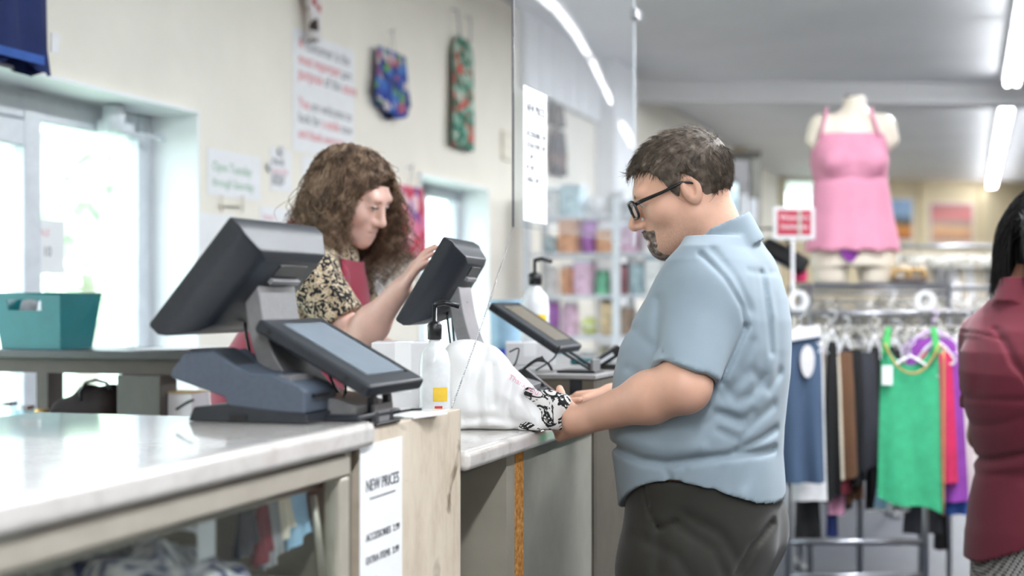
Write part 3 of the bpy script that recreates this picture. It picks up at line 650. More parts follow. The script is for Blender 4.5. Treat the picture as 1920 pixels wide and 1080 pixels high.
def eyes(H, parent, gaze=-.35):
    """eyeballs seated under the lids"""
    for s in (-1, 1):
        M = H.mat(); m = MB().lathe([(.0105*math.cos(a), .0105*math.sin(a)) for a in np.linspace(-1.5, 1.5, 9)], (0, 0, 0), 14, M @ Matrix.Translation((s*.031, .0815, -.0005)))
        o = m.build('eye', m_eye, parent, smooth=True, world=False)
        M2 = M @ Matrix.Translation((s*.031, .0815, -.0005)) @ Matrix.Rotation(gaze, 4, 'X') @ Matrix.Rotation(R(-90), 4, 'X')
        MB().lathe([(.0, .0100), (.0048, .0096), (.0052, .0088), (.0, .0086)], (0, 0, 0), 14, M2).build('iris', m_iris, o, smooth=True, world=False)
def shoe(t, p, fwd, mat, k=1.0):
    f = np.array((fwd[0], fwd[1], 0)); s_ = np.array((f[1], -f[0], 0)); p = np.asarray(p); A = lambda a, b, z: p+f*a*k+s_*b*k+np.array((0, 0, z*k))
    def fn(q):
        d = rc(q, A(-.03, 0, .05), A(.06, 0, .05), .042*k, .040*k); d = su(d, rc(q, A(.06, 0, .045), A(.17, .0, .032), .042*k, .036*k), .03)
        return np.maximum(d, .004-q[:, 2])
    return sdf_obj('shoe', fn, p-np.array((.28, .28, .0)), p+np.array((.28, .28, .16)), .006, mat, t)

# ------------------------------------------------------------------ the customer: man in a light blue shirt
F1 = Frame(1320, 3.1); g = F1.pt
man = thing('person', 'man with short greying hair, glasses and light blue shirt reaching into the bag', 'person', F1.loc, TH)
PH1 = R(26); fw = np.array((-math.cos(PH1), math.sin(PH1))); lf = np.array((-math.sin(PH1), -math.cos(PH1)))
H1 = Head(g(1273, 353, .01), math.pi-R(3), R(23), R(2), 1.03)
rows = [(445, 1296, 1412, .15), (465, 1268, 1440, .175), (490, 1246, 1456, .195), (520, 1230, 1470, .205), (560, 1212, 1479, .210), (600, 1190, 1483, .212), (650, 1167, 1482, .214), (700, 1156, 1479, .214),
        (750, 1150, 1473, .214), (800, 1149, 1468, .214), (850, 1153, 1466, .212), (900, 1160, 1470, .212), (960, 1166, 1472, .210)]
def torso_tab(rows, ph, grow=0):
    tab = []
    for py, xl, xr, b in rows:
        p0, p1 = g(xl, py), g(xr, py); hw = (p1[0]-p0[0])/2; b = min(b, hw/math.sin(ph)*.85 if ph > .2 else b)
        a = math.sqrt(max(.0036, hw*hw-(b*math.sin(ph))**2))/math.cos(ph); tab.append((p0[2], (p0[0]+p1[0])/2, 0, a+grow, b+grow))
    return tab
tab1 = torso_tab(rows, PH1)
def up(tab, du=0): return [(r_[0], r_[1]+du, *r_[2:]) for r_ in tab]
neckA, neckB = g(1352, 455, .0), g(1302, 398, .0)
SL, EL, WL = g(1322, 560, -.165), g(1282, 724, -.245), g(1083, 790, -.10)
sc = np.array((tab1[3][1], 0)); SRr = np.array((g(1350, 510)[0]-lf[0]*.17, -lf[1]*.17, g(1350, 515)[2])); ERr = SRr+np.array((-.04, .07, -.26)); WRr = g(1150, 742, .26)
kn = g(1043, 792, -.035)
def stubble_tint(m, c, r0, r1):
    """short grey beard growth tinting the skin round the jaw"""
    t = m.node_tree; b = t.nodes['Principled BSDF']; src = b.inputs['Base Color'].links[0].from_socket; v = coords(t)
    vm = node(t, 'ShaderNodeVectorMath', operation='DISTANCE'); t.links.new(v, vm.inputs[0]); vm.inputs[1].default_value = c
    mr = node(t, 'ShaderNodeMapRange'); mr.inputs[1].default_value = r0; mr.inputs[2].default_value = r1; mr.inputs[3].default_value = .62; mr.inputs[4].default_value = 0; t.links.new(vm.outputs['Value'], mr.inputs[0])
    n = node(t, 'ShaderNodeTexNoise', Scale=330.0, Detail=2.0); t.links.new(v, n.inputs['Vector']); ml = node(t, 'ShaderNodeMath', operation='MULTIPLY'); t.links.new(n.outputs['Fac'], ml.inputs[0]); t.links.new(mr.outputs[0], ml.inputs[1])
    mx = node(t, 'ShaderNodeMix', data_type='RGBA'); t.links.new(ml.outputs[0], mx.inputs[0]); t.links.new(src, mx.inputs[6]); mx.inputs[7].default_value = (*lin((104, 88, 78)), 1); t.links.new(mx.outputs[2], b.inputs['Base Color'])
stubble_tint(m_skin, tuple(float(x) for x in H1.out((-.02, .045, -.095))), .045, .082)
def man_skin(p):
    d = head_sdf(H1.loc(p))*H1.k
    nb = rc(p, H1.out((0, -.035, -.055)), neckA+np.array((0, 0, -.02)), .060, .068); d = su(d, nb, .03)
    d = su(d, ell(p, H1.out((0, .045, -.098)), (.045, .045, .03)), .03)                                   # under the chin
    core = loft(p, [(r_[0], r_[1], 0, max(.05, r_[3]-.035), r_[4]-.035) for r_ in tab1[1:-1]], fw); d = su(d, core, .02)
    for S, E, W in ((SL, EL, WL), (SRr, ERr, WRr)):
        a = rc(p, S, E, .062, .051); v = (W-E); fo = rc(p, E+v*.02, E+v*.30, .048, .050); fo = su(fo, rc(p, E+v*.30, W, .049, .029), .03); a = su(a, fo, .03); d = su(d, a, .02)
    d = su(d, sph(p, EL+np.array((.010, .0, -.004)), .034), .03)
    d = su(d, hand_sdf(p, WL, kn-WL, (-.25, -.95, -.12), 1, 1.02, (1.1, .9, .5)), .014)
    d = su(d, hand_sdf(p, WRr, np.array((-.9, .35, -.15)), (-.1, .4, .9), -1, 1.0, (.25, .35, .3)), .014)
    return d
sdf_obj('body', man_skin, (-.48, -.34, .50), (.26, .50, 1.80), .0036, m_skin, man)
def shirt_mat(name, col):
    m, t, b = nt_of(name); v = coords(t); n = node(t, 'ShaderNodeTexNoise', Scale=5.0, Detail=5.0); t.links.new(v, n.inputs['Vector'])
    t.links.new(ramp(t, n.outputs['Fac'], [(.3, tuple(c*.96 for c in col)), (.7, tuple(min(255, c*1.03) for c in col))]), b.inputs['Base Color'])
    wv = node(t, 'ShaderNodeTexNoise', Scale=420.0, Detail=1.0); t.links.new(v, wv.inputs['Vector']); bumpn(t, b, wv.outputs['Fac'], .08, .001)
    b.inputs['Roughness'].default_value = .85; b.inputs['Sheen Weight'].default_value = .15; return m
m_blue = shirt_mat('light_blue_cotton', (140, 156, 167))
hemS, hemE = SL+(EL-SL)*.80, None
def man_shirt(p):
    d = loft(p, tab1, fw, 2.4)
    # yoke slope to the neck, shoulders
    d = su(d, rc(p, neckA+np.array((.016, 0, -.058)), SL+np.array((.01, .02, .0)), .060, .060), .05); d = su(d, rc(p, neckA+np.array((.01, 0, -.045)), SRr+np.array((0, -.02, .0)), .060, .060), .05)
    d = ss(d, rc(p, neckA+np.array((-.02, 0, .03)), H1.out((0, -.02, -.02)), .066, .066), .006)
    # hem: shirt tails low in front and behind, high at the hips
    q = p[:, :2]-np.array((g(1315, 900)[0], 0)); c = (q@fw)/.19; hem = g(0, 893, -.1)[2]-.118*np.clip(c, 0, 1.2)**2-.072*np.clip(-c, 0, 1.2)**2
    d = np.maximum(d, hem-p[:, 2])
    # sleeves
    for S, E in ((SL, EL), (SRr, ERr)):
        ax = (E-S)/np.linalg.norm(E-S); h = S+ax*np.linalg.norm(E-S)*.90; sl = rc(p, S+np.array((.0, .01, -.005)), h+ax*.03, .072, .074)
        t = (p-h)@ax+.010*np.sin(p[:, 0]*30); sl = np.maximum(sl, t)
        sl = np.maximum(sl, -np.maximum(rc(p, S, E+ax*.1, .053, .056), -(t+.03)))
        d = su(d, sl, .030)
    # collar: a folded band leaning with the neck
    ax = (neckB-neckA)/np.linalg.norm(neckB-neckA); ax2 = ax*.8+np.array((0, 0, .6)); ax2 /= np.linalg.norm(ax2); q = p-(neckA+np.array((.004, 0, .0))); hh = q@ax2; rad = np.linalg.norm(q-hh[:, None]*ax2, axis=1)
    band = np.abs(rad-(.079-.10*np.clip(hh, -.02, .05)))-.0048
    fr_ = (q[:, :2]@fw); low = -.028-.32*np.clip(fr_, 0, .1); topc = .040-.42*np.clip(fr_, 0, .2)
    col = np.maximum(band, np.maximum(hh-topc, low-hh)); d = su(d, col, .006)
    # sleeve seam, yoke seam, box pleat and creases
    d = d+folds(p, F1, [
        ([(1308, 478), (1345, 520), (1380, 575), (1388, 612)], .006, .006), ([(1330, 470), (1368, 520), (1396, 580)], .010, .004), ([(1388, 612), (1360, 670), (1338, 712)], .007, .010),
        ([(1400, 508), (1440, 512), (1474, 510)], .007, .003), ([(1432, 512), (1436, 570), (1444, 660)], .009, .007), ([(1444, 512), (1452, 590)], .009, -.003),
        ([(1158, 842), (1200, 858), (1245, 862), (1300, 852), (1360, 846), (1455, 846)], .009, .012), ([(1160, 818), (1230, 834), (1300, 830)], .016, -.006), ([(1370, 838), (1420, 822), (1458, 808)], .009, .009),
        ([(1345, 720), (1370, 745), (1400, 738), (1430, 705)], .012, .006), ([(1330, 765), (1380, 785), (1402, 770)], .010, .006), ([(1335, 800), (1380, 822), (1392, 800)], .010, .005),
        ([(1240, 870), (1256, 905)], .007, .004), ([(1275, 870), (1262, 900)], .007, .004), ([(1345, 868), (1330, 905)], .010, .003), ([(1400, 862), (1388, 900)], .012, .003),
        ([(1232, 560), (1228, 620), (1236, 690)], .010, .005), ([(1180, 690), (1215, 715)], .010, .004), ([(1172, 740), (1225, 735)], .012, .004),
        ([(1418, 520), (1428, 640), (1416, 720)], .014, .0035), ([(1462, 560), (1464, 700)], .013, .0035), ([(1400, 640), (1380, 690)], .012, .004), ([(1300, 700), (1345, 742), (1385, 700)], .012, .006), ([(1290, 800), (1340, 770), (1400, 790), (1450, 760)], .011, .006), ([(1180, 780), (1240, 800), (1290, 790)], .012, .005), ([(1400, 690), (1440, 730), (1465, 700)], .010, .005), ([(1190, 620), (1220, 650)], .012, .004)])
    return d
sdf_obj('shirt', man_shirt, (-.26, -.34, .80), (.26, .36, 1.62), .0048, m_blue, man)
m_pants = shirt_mat('dark_olive_cotton', (40, 39, 34))
gz = lambda py: g(0, py)[2]
prow = [(885, 1170, 1462, .205), (930, 1176, 1466, .205), (975, 1172, 1466, .206), (1020, 1168, 1460, .205), (1060, 1164, 1448, .200), (1100, 1168, 1436, .19)]
tabp = torso_tab(prow, PH1)
hipL, hipR = np.array((g(1300, 1030)[0]+lf[0]*.10, lf[1]*.10, gz(1060))), np.array((g(1300, 1030)[0]-lf[0]*.10, -lf[1]*.10, gz(1060)))
def legs(p, hl, hr, fwd, kr=1.0, k=.05):
    d = None
    for h, o in ((hl, .0), (hr, .05)):
        kn_ = np.array((h[0]+fwd[0]*(.03+o), h[1]+fwd[1]*(.03+o), .50)); an = np.array((h[0]+fwd[0]*(o-.02), h[1]+fwd[1]*(o-.02), .07))
        e = su(rc(p, h, kn_, .115*kr, .082*kr), rc(p, kn_, an, .082*kr, .066*kr), .04); e = np.maximum(e, .03-p[:, 2]); d = e if d is None else su(d, e, .012)
    return d
def man_pants(p):
    d = su(loft(p, tabp, fw, 2.3), legs(p, hipL, hipR, fw), .06)
    d = su(d, sph(p, (g(1375, 1010)[0]+lf[0]*.06, lf[1]*.06, gz(1005)), .085), .06); d = su(d, sph(p, (g(1378, 1010)[0]-lf[0]*.09, -lf[1]*.09, gz(1005)), .085), .06)
    return d+folds(p, F1, [([(1205, 905), (1212, 950), (1232, 985)], .004, .006), ([(1232, 985), (1262, 970)], .006, .005), ([(1232, 985), (1226, 1060)], .012, .006), ([(1280, 960), (1340, 990), (1372, 1040)], .014, .006), ([(1262, 975), (1330, 1020), (1350, 1070)], .012, .006), ([(1450, 985), (1405, 1018), (1375, 1065)], .010, .014), ([(1190, 1000), (1260, 1030), (1290, 1075)], .012, .005)])
sdf_obj('trousers', man_pants, (-.34, -.38, .02), (.34, .42, .98), .007, m_pants, man)
for h, o in ((hipL, 0), (hipR, .05)): shoe(man, (h[0]+fw[0]*(o-.02), h[1]+fw[1]*(o-.02), 0), fw, m_black)
eyes(H1, man, -.45)
# hair: short cap with a receding temple, then fine strands over it
def hairline(q):
    y = q[:, 1]; return np.interp(y, [-.11, -.055, -.042, -.030, -.012, .0, .012, .022, .034, .050, .066, .085], [-.075, -.066, -.052, .0, .028, .010, -.022, -.006, .034, .054, .064, .066])
def man_hair(p):
    q = H1.loc(p); d = skull(q)-(.008+.004*np.clip(q[:, 2]/.1, 0, 1)); d = si(d, hairline(q)-q[:, 2], .006)
    d = su(d, ell(q, (0, .070, .078), (.055, .030, .022)), .025) if False else d
    return d*H1.k+.0012*np.sin(q[:, 1]*260+q[:, 2]*120)*np.sin(q[:, 0]*200)
m_hair = pat('greying_brown_hair', [(.3, (58, 48, 40)), (.55, (92, 80, 68)), (.75, (124, 114, 103))], 55, 'noise', .68, 'LINEAR', distort=.6)
lo_, hi_ = H1.out((0, 0, .02))-.18, H1.out((0, 0, .02))+.18
VH, QH = sdf_mesh(man_hair, lo_, hi_, .004); cap = link('hair', np_mesh('hair', VH, QH), m_hair, man, True, False)
def grow(V, Q, H, n, ln, r, flow, lift=.5, wob=.0, K=5, keep=None, rng=RNG):
    """short strands rooted on a hair cap, lying along a flow direction"""
    A = V[Q[:, 0]]; Bq = V[Q[:, 1]]; D = V[Q[:, 3]]; ctr = V[Q].mean(1); N = np.cross(Bq-A, D-A); N /= np.linalg.norm(N, axis=1, keepdims=True)+1e-9
    ql = H.loc(ctr); out = ql-np.array((0, -.012, .02)); N *= np.sign(((N@H.M)*out).sum(1, keepdims=True)+1e-9); ok = skull(ql) > .004
    if keep is not None: ok &= keep(ql)
    i = rng.choice(np.nonzero(ok)[0], n); c = ctr[i]; nn = N[i]; fl = flow(ql[i])@H.M.T+rng.normal(size=(n, 3))*.22; fl -= nn*(fl*nn).sum(1, keepdims=True); fl /= np.linalg.norm(fl, axis=1, keepdims=True)+1e-9
    t = np.linspace(0, 1, K)[None, :, None]; L = (ln*(.6+.8*rng.random((n, 1, 1)))); S = c[:, None]-nn[:, None]*.003+fl[:, None]*t*L+nn[:, None]*(lift*L*t*(1-t*.75))
    if wob: S = S+wob*rng.normal(size=(n, 1, 3))*np.sin(t*6)
    return strands(S, r)
def man_flow(q):
    f = np.stack([q[:, 0]*2, np.where(q[:, 2] > .05, .8, -.2), np.where(q[:, 2] > .06, -.15, -1.)], 1); return f
V, Q = grow(VH, QH, H1, 5200, .026, .00075, man_flow, .42, keep=lambda q: ~((np.abs(q[:, 0]) > .05) & (q[:, 1] > -.055) & (q[:, 1] < .02) & (q[:, 2] < .035))); s_o = link('strands', np_mesh('strands', V, Q), m_hair, cap, True, False); s_o['kind'] = 'stuff'
# moustache and goatee with stubble
m_beard = pat('greying_beard', [(.35, (64, 52, 44)), (.6, (124, 112, 104)), (.8, (186, 180, 174))], 90, 'noise', .7, 'LINEAR')
def beard(p):
    q = H1.loc(p); x = np.abs(q[:, 0]); z = q[:, 2]; shell = head_sdf(q)-.0050
    mo = np.maximum(np.maximum(x-.031, z+.0530+x*.28), -.0690-x*.45-z)                     # moustache, drooping at its ends
    co = np.maximum(np.maximum(x-.032, .0200-x), np.maximum(z+.062, -.095-z)); go = np.maximum(x-.027, z+.0840)
    reg = su(su(mo, co, .005), go, .006)
    d = si(shell, np.maximum(reg, .05-q[:, 1]), .004)
    return (d+.0010*np.sin(q[:, 0]*900)*np.sin(z*700))*H1.k
bo = sdf_obj('beard', beard, H1.out((0, .09, -.09))-.085, H1.out((0, .09, -.09))+.085, .0026, m_beard, man)
# eyebrows
for s in (-1, 1):
    Mh = H1.mat(); MB().tube([Mh @ Vector(v) for v in ((s*.014, .0935, .0165), (s*.030, .0915, .0215), (s*.048, .078, .0165))], [.0032, .0036, .0018], 7).build('eyebrow', m_hair, man, smooth=True, world=False)
# glasses
gl = bpy.data.objects.new('glasses', None); C.objects.link(gl); gl.parent = man; gl.empty_display_size = .02; gl['label'] = 'black rectangular glasses'
Mh = H1.mat(); m_frame = pm('black_acetate', (22, 22, 26), .25)
for s in (-1, 1):
    c0 = Vector((s*.033, .108, -.006)); loop = []
    for i in range(24):
        a = 2*math.pi*i/24; cx, sz = math.cos(a), math.sin(a); rr = (abs(cx)**4+abs(sz)**4)**-.25; loop.append(Mh @ (c0+Vector((cx*rr*.0255, -abs(s*.033+cx*rr*.0255)**2*2.6+.004, sz*rr*.0185))))
    MB().tube(loop, .0031, 6, closed=True).build('rim', m_frame, gl, smooth=True, world=False)
    MB().add(loop, [tuple(range(24))]).build('lens', glassy('spectacle_lens', (244, 248, 250), 1.55), gl, world=False)
    MB().tube([Mh @ Vector(v) for v in ((s*.056, .100, .004), (s*.070, .088, .005), (s*.0775, .040, .005), (s*.081, -.005, .008), (s*.082, -.030, -.006))], [.0044, .0044, .0036, .0030, .0024], 6).build('temple_arm', m_frame, gl, smooth=True, world=False)
MB().tube([Mh @ Vector(v) for v in ((-.010, .109, -.001), (0, .112, .002), (.010, .109, -.001))], .0022, 6).build('bridge', m_frame, gl, smooth=True, world=False)
MB().tube([Vector(WL+(EL-WL)*.05+np.array((.0, .033*math.cos(a), .033*math.sin(a)))) for a in np.linspace(0, 6.0, 16)], .0012, 5).build('bracelet', m_black, man, smooth=True, world=False)
# ------------------------------------------------------------------ the cashier: woman with long wavy hair leaning over the till
F2 = Frame(690, 3.75); g2 = F2.pt
wom = thing('person', 'woman with long wavy brown hair and burgundy apron leaning towards the till screen', 'person', F2.loc, TH)
H2 = Head(g2(664, 362, 0), -R(24), R(27), -R(4), 1.0)
m_print = pat('black_cream_print', [(0, (22, 20, 20)), (.49, (22, 20, 20)), (.50, (196, 182, 158)), (.58, (150, 116, 70)), (.62, (204, 194, 174))], 58, 'noise', .85, 'CONSTANT', distort=1.8)
m_apron = shirt_mat('burgundy_twill', (134, 34, 58))
nk2 = g2(603, 452, .02); ch2 = g2(584, 548, .02); pel2 = g2(522, 738, .04)
SN, EN, WN = g2(582, 515, -.160), g2(668, 642, -.19), g2(752, 541, -.315); KN2 = g2(775, 506, -.345)
SF, EF, WF = g2(640, 500, .19), g2(700, 650, .20), g2(760, 700, .05)
def w_torso(p, gr=0):
    d = su(rc(p, pel2, ch2, .140+gr, .130+gr), rc(p, ch2, nk2+(ch2-nk2)*.3, .135+gr, .09+gr), .05)
    d = su(d, rc(p, pel2+np.array((0, -.06, 0)), pel2+np.array((0, .06, 0)), .15+gr), .05)
    for S in (SN, SF): d = su(d, rc(p, nk2+(ch2-nk2)*.25, S, .075+gr, .070+gr), .05)
    return d
def w_skin(p):
    d = head_sdf(H2.loc(p), False)*H2.k; d = su(d, rc(p, H2.out((0, -.03, -.06)), nk2, .050, .058), .03); d = su(d, w_torso(p, -.03), .02)
    for S, E, W in ((SN, EN, WN), (SF, EF, WF)):
        v = W-E; a = su(rc(p, S, E, .042, .037), rc(p, E, E+v*.35, .040, .041), .02); a = su(a, rc(p, E+v*.35, W, .041, .025), .03); d = su(d, a, .02)
    d = su(d, hand_sdf(p, WN, KN2-WN, (-.80, -.25, .55), -1, .84, (.10, .2, .2), .05), .012)
    d = su(d, hand_sdf(p, WF, np.array((.6, -.35, -.3)), (.2, .1, .95), 1, .92, (.25, .35, .3)), .012)
    return d
sdf_obj('body', w_skin, (-.52, -.52, .82), (.30, .36, 1.66), .0042, m_skin2, wom)
def w_shirt(p):
    d = w_torso(p)
    for S, E in ((SN, EN), (SF, EF)):
        ax = (E-S)/np.linalg.norm(E-S); L = np.linalg.norm(E-S); s = np.maximum(rc(p, S, E, .068, .062), (p-S)@ax-L*.68); d = su(d, s, .02)
    d = ss(d, rc(p, nk2+(ch2-nk2)*.05+np.array((.02, 0, .02)), H2.out((0, 0, -.08)), .066, .07), .01)
    return d+folds(p, F2, [([(560, 480), (600, 560)], .012, .004), ([(600, 470), (620, 540), (640, 590)], .010, .005), ([(575, 540), (640, 570)], .012, .004)])
sdf_obj('blouse', w_shirt, (-.52, -.30, .96), (.22, .36, 1.60), .0055, m_print, wom)
def w_apron(p):
    sh = np.abs(w_torso(p)-.008)-.005
    ax = (nk2-pel2)/np.linalg.norm(nk2-pel2); t = (p-pel2)@ax; side = p[:, 1]; f = (p[:, 0]-pel2[0])*ax[2]-(p[:, 2]-pel2[2])*ax[0]          # forward of the spine
    low = np.maximum(sh, t-.16)                                                                              # skirt part round the hips
    bib = np.maximum(sh, np.maximum(-f+.045, np.maximum(t-.40, np.abs(side-.02)-.13)))
    d = np.minimum(low, bib); st = None
    pts = [g2(566, 428, .05), g2(592, 446, -.05), g2(622, 485, -.10), g2(650, 540, -.12), g2(668, 596, -.10)]
    q = polydist(p, pts); sv = np.maximum(np.abs(w_torso(p)-.010)-.008, q-.024); pts2 = [g2(566, 428, .05), g2(600, 436, .12), g2(640, 520, .17)]
    sv2 = np.maximum(np.abs(w_torso(p)-.010)-.008, polydist(p, pts2)-.024)
    col = np.maximum(np.abs(w_torso(p)-.012)-.009, polydist(p, [g2(556, 446, -.06), g2(572, 424, .02), g2(580, 430, .10)])-.045)
    return np.minimum(np.minimum(d, col), np.minimum(sv, sv2))
sdf_obj('apron', w_apron, (-.56, -.34, .86), (.22, .36, 1.62), .0050, m_apron, wom)
m_jean = shirt_mat('dark_denim', (52, 58, 74))
def w_legs(p):
    hl, hr = pel2+np.array((.02, -.085, -.10)), pel2+np.array((.02, .085, -.10)); return su(su(rc(p, pel2+np.array((0, -.06, -.03)), pel2+np.array((0, .06, -.03)), .140), legs(p, hl, hr, (1., 0), .9), .05), sph(p, pel2, .13), .04)
sdf_obj('trousers', w_legs, (-.62, -.30, .02), (.10, .36, float(pel2[2])+.12), .011, m_jean, wom)
for s in (-.085, .085): shoe(wom, (pel2[0]+.02, pel2[1]+s, 0), (1., 0.), m_black)
eyes(H2, wom, -.45)
m_whair = pat('wavy_brown_hair', [(.3, (74, 57, 45)), (.5, (126, 101, 80)), (.72, (184, 160, 136))], 30, 'noise', .42, 'LINEAR', distort=.8)
def w_line(q): y = q[:, 1]; return np.interp(y, [-.11, -.05, -.02, .01, .03, .05, .07, .09], [-.09, -.09, -.08, -.055, .01, .062, .085, .11])
def w_cap(p):
    q = H2.loc(p); d = su(skull(q)-.010, ell(q, (0, -.062, -.03), (.070, .050, .085)), .03); d = si(d, w_line(q)-q[:, 2], .01); return d*H2.k
VC, QC = sdf_mesh(w_cap, H2.out((0, 0, -.01))-.2, H2.out((0, 0, -.01))+.2, .005); capw = link('hair', np_mesh('hair', VC, QC), m_whair, wom, True, False)
def long_hair(H, V, Q, n, L, K, r, headf, wave, mid, rng, lin_x=.0, sidecut=.055, near=0):
    A = V[Q].mean(1); q = H.loc(A.astype(np.float32)); ok = (skull(q) > .003) & (q[:, 2] > -.03) & (q[:, 1] < .058); i = rng.choice(np.nonzero(ok)[0], n)
    p = A[i]+rng.normal(size=(n, 3))*.002; q = H.loc(p.astype(np.float32)); sx = np.sign(q[:, 0]+lin_x+rng.normal(size=n)*.008)
    d = (np.stack([sx*.9, -.35+0*sx, .1+0*sx], 1))@H.M.T; ln = L*(.72+.5*rng.random(n)); st = ln/(K-1); out = [p.copy()]; ph = rng.random((n, 2))*6.28; am = wave*(.5+rng.random(n)); fq = 26+16*rng.random(n); marg = .005+.013*rng.random(n)
    gq = rng.normal(size=(n, 3))*.16; gq[:, 2] = 0; gq *= 1 if wave > .002 else .25
    for k in range(1, K):
        g_ = np.array((0, 0, -1.))+gq; d = d*.55+g_*.45; d /= np.linalg.norm(d, axis=1, keepdims=True); p = p+d*st[:, None]
        q = H.loc(p.astype(np.float32)); s = headf(q); e = 2e-3; need = s < marg
        if need.any():
            gr = np.stack([(headf((q[need]+np.eye(3, dtype=np.float32)[a]*e))-s[need])/e for a in range(3)], 1); gr /= np.linalg.norm(gr, axis=1, keepdims=True)+1e-9
            q[need] += gr*(marg[need]-s[need])[:, None]
        if near:
            nr = (q[:, 0] > -.01) & (q[:, 2] < .10); lim = near+.75*np.clip(q[:, 2]-.025, 0, .1)+.012*np.sin(ph[:, 0]*3)+np.where(q[:, 2] < -.06, (-.06-q[:, 2])*.35, 0); ov = nr & (q[:, 1] > lim)
            q[ov, 1] += (lim[ov]-q[ov, 1])*.8; q[ov, 0] = np.maximum(q[ov, 0], np.where(q[ov, 2] < .05, .055, .02))
            fr = (q[:, 0] <= -.01) & (q[:, 1] > mid+.75*np.clip(q[:, 2]-.025, 0, .1)) & (q[:, 2] < .09); q[fr, 0] = np.minimum(q[fr, 0], -.072+.5*np.clip(q[fr, 2]-.02, 0, .1))
        else:
            face = (q[:, 1] > mid) & (np.abs(q[:, 0]) < sidecut+.02) & (q[:, 2] < .06); q[face, 0] += sx[face]*np.clip(sidecut+.02-np.abs(q[face, 0]), 0, .02); q[face, 1] -= .004
        p = H.out(q); out.append(p.copy())
    S = np.stack(out, 1); t = np.linspace(0, 1, K)[None, :]; acc = t*ln[:, None]
    W = am[:, None]*np.clip(t*1.6-.15, 0, 1); S[:, :, 0] += W*np.sin(acc*fq[:, None]*2.2+ph[:, :1]); S[:, :, 1] += W*np.sin(acc*fq[:, None]*1.9+ph[:, 1:]); return strands(S, r)
V, Q = long_hair(H2, VC, QC, 3400, .285, 22, .0015, lambda q: np.minimum(head_sdf(q, False), ell(q, (0, -.05, -.06), (.062, .05, .09))), .020, .030, RNG, .012, near=.036)
so = link('long_strands', np_mesh('long_strands', V, Q), m_whair, capw, True, False); so['kind'] = 'stuff'
for s in (-1, 1):
    Mh = H2.mat(); MB().tube([Mh @ Vector(v) for v in ((s*.014, .0935, .0165), (s*.030, .0915, .0205), (s*.046, .079, .0165))], [.0022, .0026, .0014], 7).build('eyebrow', m_whair, wom, smooth=True, world=False)
    MB().tube([Mh @ Vector(v) for v in ((s*.018, .0935, .0012), (s*.031, .0955, -.0008), (s*.044, .0885, .0012))], .0018, 6).build('eyelash', m_black, wom, smooth=True, world=False)
m_lip = pm('lips', (190, 122, 112), .4, var=.04)
Mh = H2.mat(); MB().tube([Mh @ Vector(v) for v in ((-.019, .0925, -.0700), (-.008, .0970, -.0672), (0, .0968, -.0685), (.008, .0970, -.0672), (.019, .0925, -.0700))], [.0012, .0032, .003, .0032, .0012], 7).tube([Mh @ Vector(v) for v in ((-.017, .0925, -.0735), (0, .0962, -.0770), (.017, .0925, -.0735))], [.0012, .0040, .0012], 7).build('lips', m_lip, wom, smooth=True, world=False)
# ------------------------------------------------------------------ third figure: woman in a burgundy polo at the edge of the picture
F3 = Frame(1948, 3.8); g3 = F3.pt
w3 = thing('person', 'dark-haired woman in burgundy polo and checked trousers, seen from behind', 'person', F3.loc, TH)
PH3 = R(28); fw3 = np.array((math.cos(PH3), math.sin(PH3))); rt3 = np.array((math.sin(PH3), -math.cos(PH3)))
H3 = Head(g3(1975, 432, .02), R(30), R(6), 0, 1.0)
rows3 = [(560, 1862, 1990, .12), (585, 1848, 2010, .16), (620, 1822, 2030, .18), (660, 1806, 2040, .19), (700, 1801, 2046, .19), (740, 1806, 2048, .185), (800, 1822, 2044, .18), (860, 1836, 2040, .178), (885, 1840, 2042, .178), (905, 1832, 2048, .182), (940, 1824, 2054, .188), (990, 1816, 2060, .195), (1060, 1812, 2066, .20)]
def tab_of(g_, rows, ph):
    out = []
    for py, xl, xr, b in rows:
        a0, a1 = g_(xl, py), g_(xr, py); hw = (a1[0]-a0[0])/2; b = min(b, hw/math.sin(ph)*.8); out.append((a0[2], (a0[0]+a1[0])/2, 0, math.sqrt(max(.003, hw*hw-(b*math.sin(ph))**2))/math.cos(ph), b))
    return out
rows3 = [(a_, b_+11, c_+11, d_) for a_, b_, c_, d_ in rows3]; tb3 = tab_of(g3, rows3, PH3); nkt = g3(1921, 566)
S3, E3, W3 = [], [], []
for s in (1, -1):
    c = np.array((tb3[4][1], 0)); S3.append(np.array((c[0]+rt3[0]*.165*s-.0, rt3[1]*.165*s, g3(0, 640)[2]))); E3.append(S3[-1]+np.array((.02+rt3[0]*.03*s, rt3[1]*.03*s, -.27))); W3.append(E3[-1]+np.array((fw3[0]*.22, fw3[1]*.22, .06)))
def skin3(p):
    d = head_sdf(H3.loc(p), False); d = su(d, rc(p, H3.out((0, -.03, -.05)), nkt, .050, .058), .03); d = su(d, loft(p, [(r_[0], r_[1], 0, max(.03, r_[3]-.03), r_[4]-.03) for r_ in tb3[1:]], fw3), .02)
    for i, s in enumerate((1, -1)):
        v = W3[i]-E3[i]; a = su(rc(p, S3[i], E3[i], .047, .040), rc(p, E3[i], W3[i], .041, .025), .02); d = su(d, a, .02); d = su(d, hand_sdf(p, W3[i], v+np.array((0, 0, -.02)), (0, 0, 1.), -s, .92, (.35, .5, .4)), .012)
    return d
sdf_obj('body', skin3, (-.24, -.34, .66), (.62, .52, 1.68), .006, m_skin3, w3)
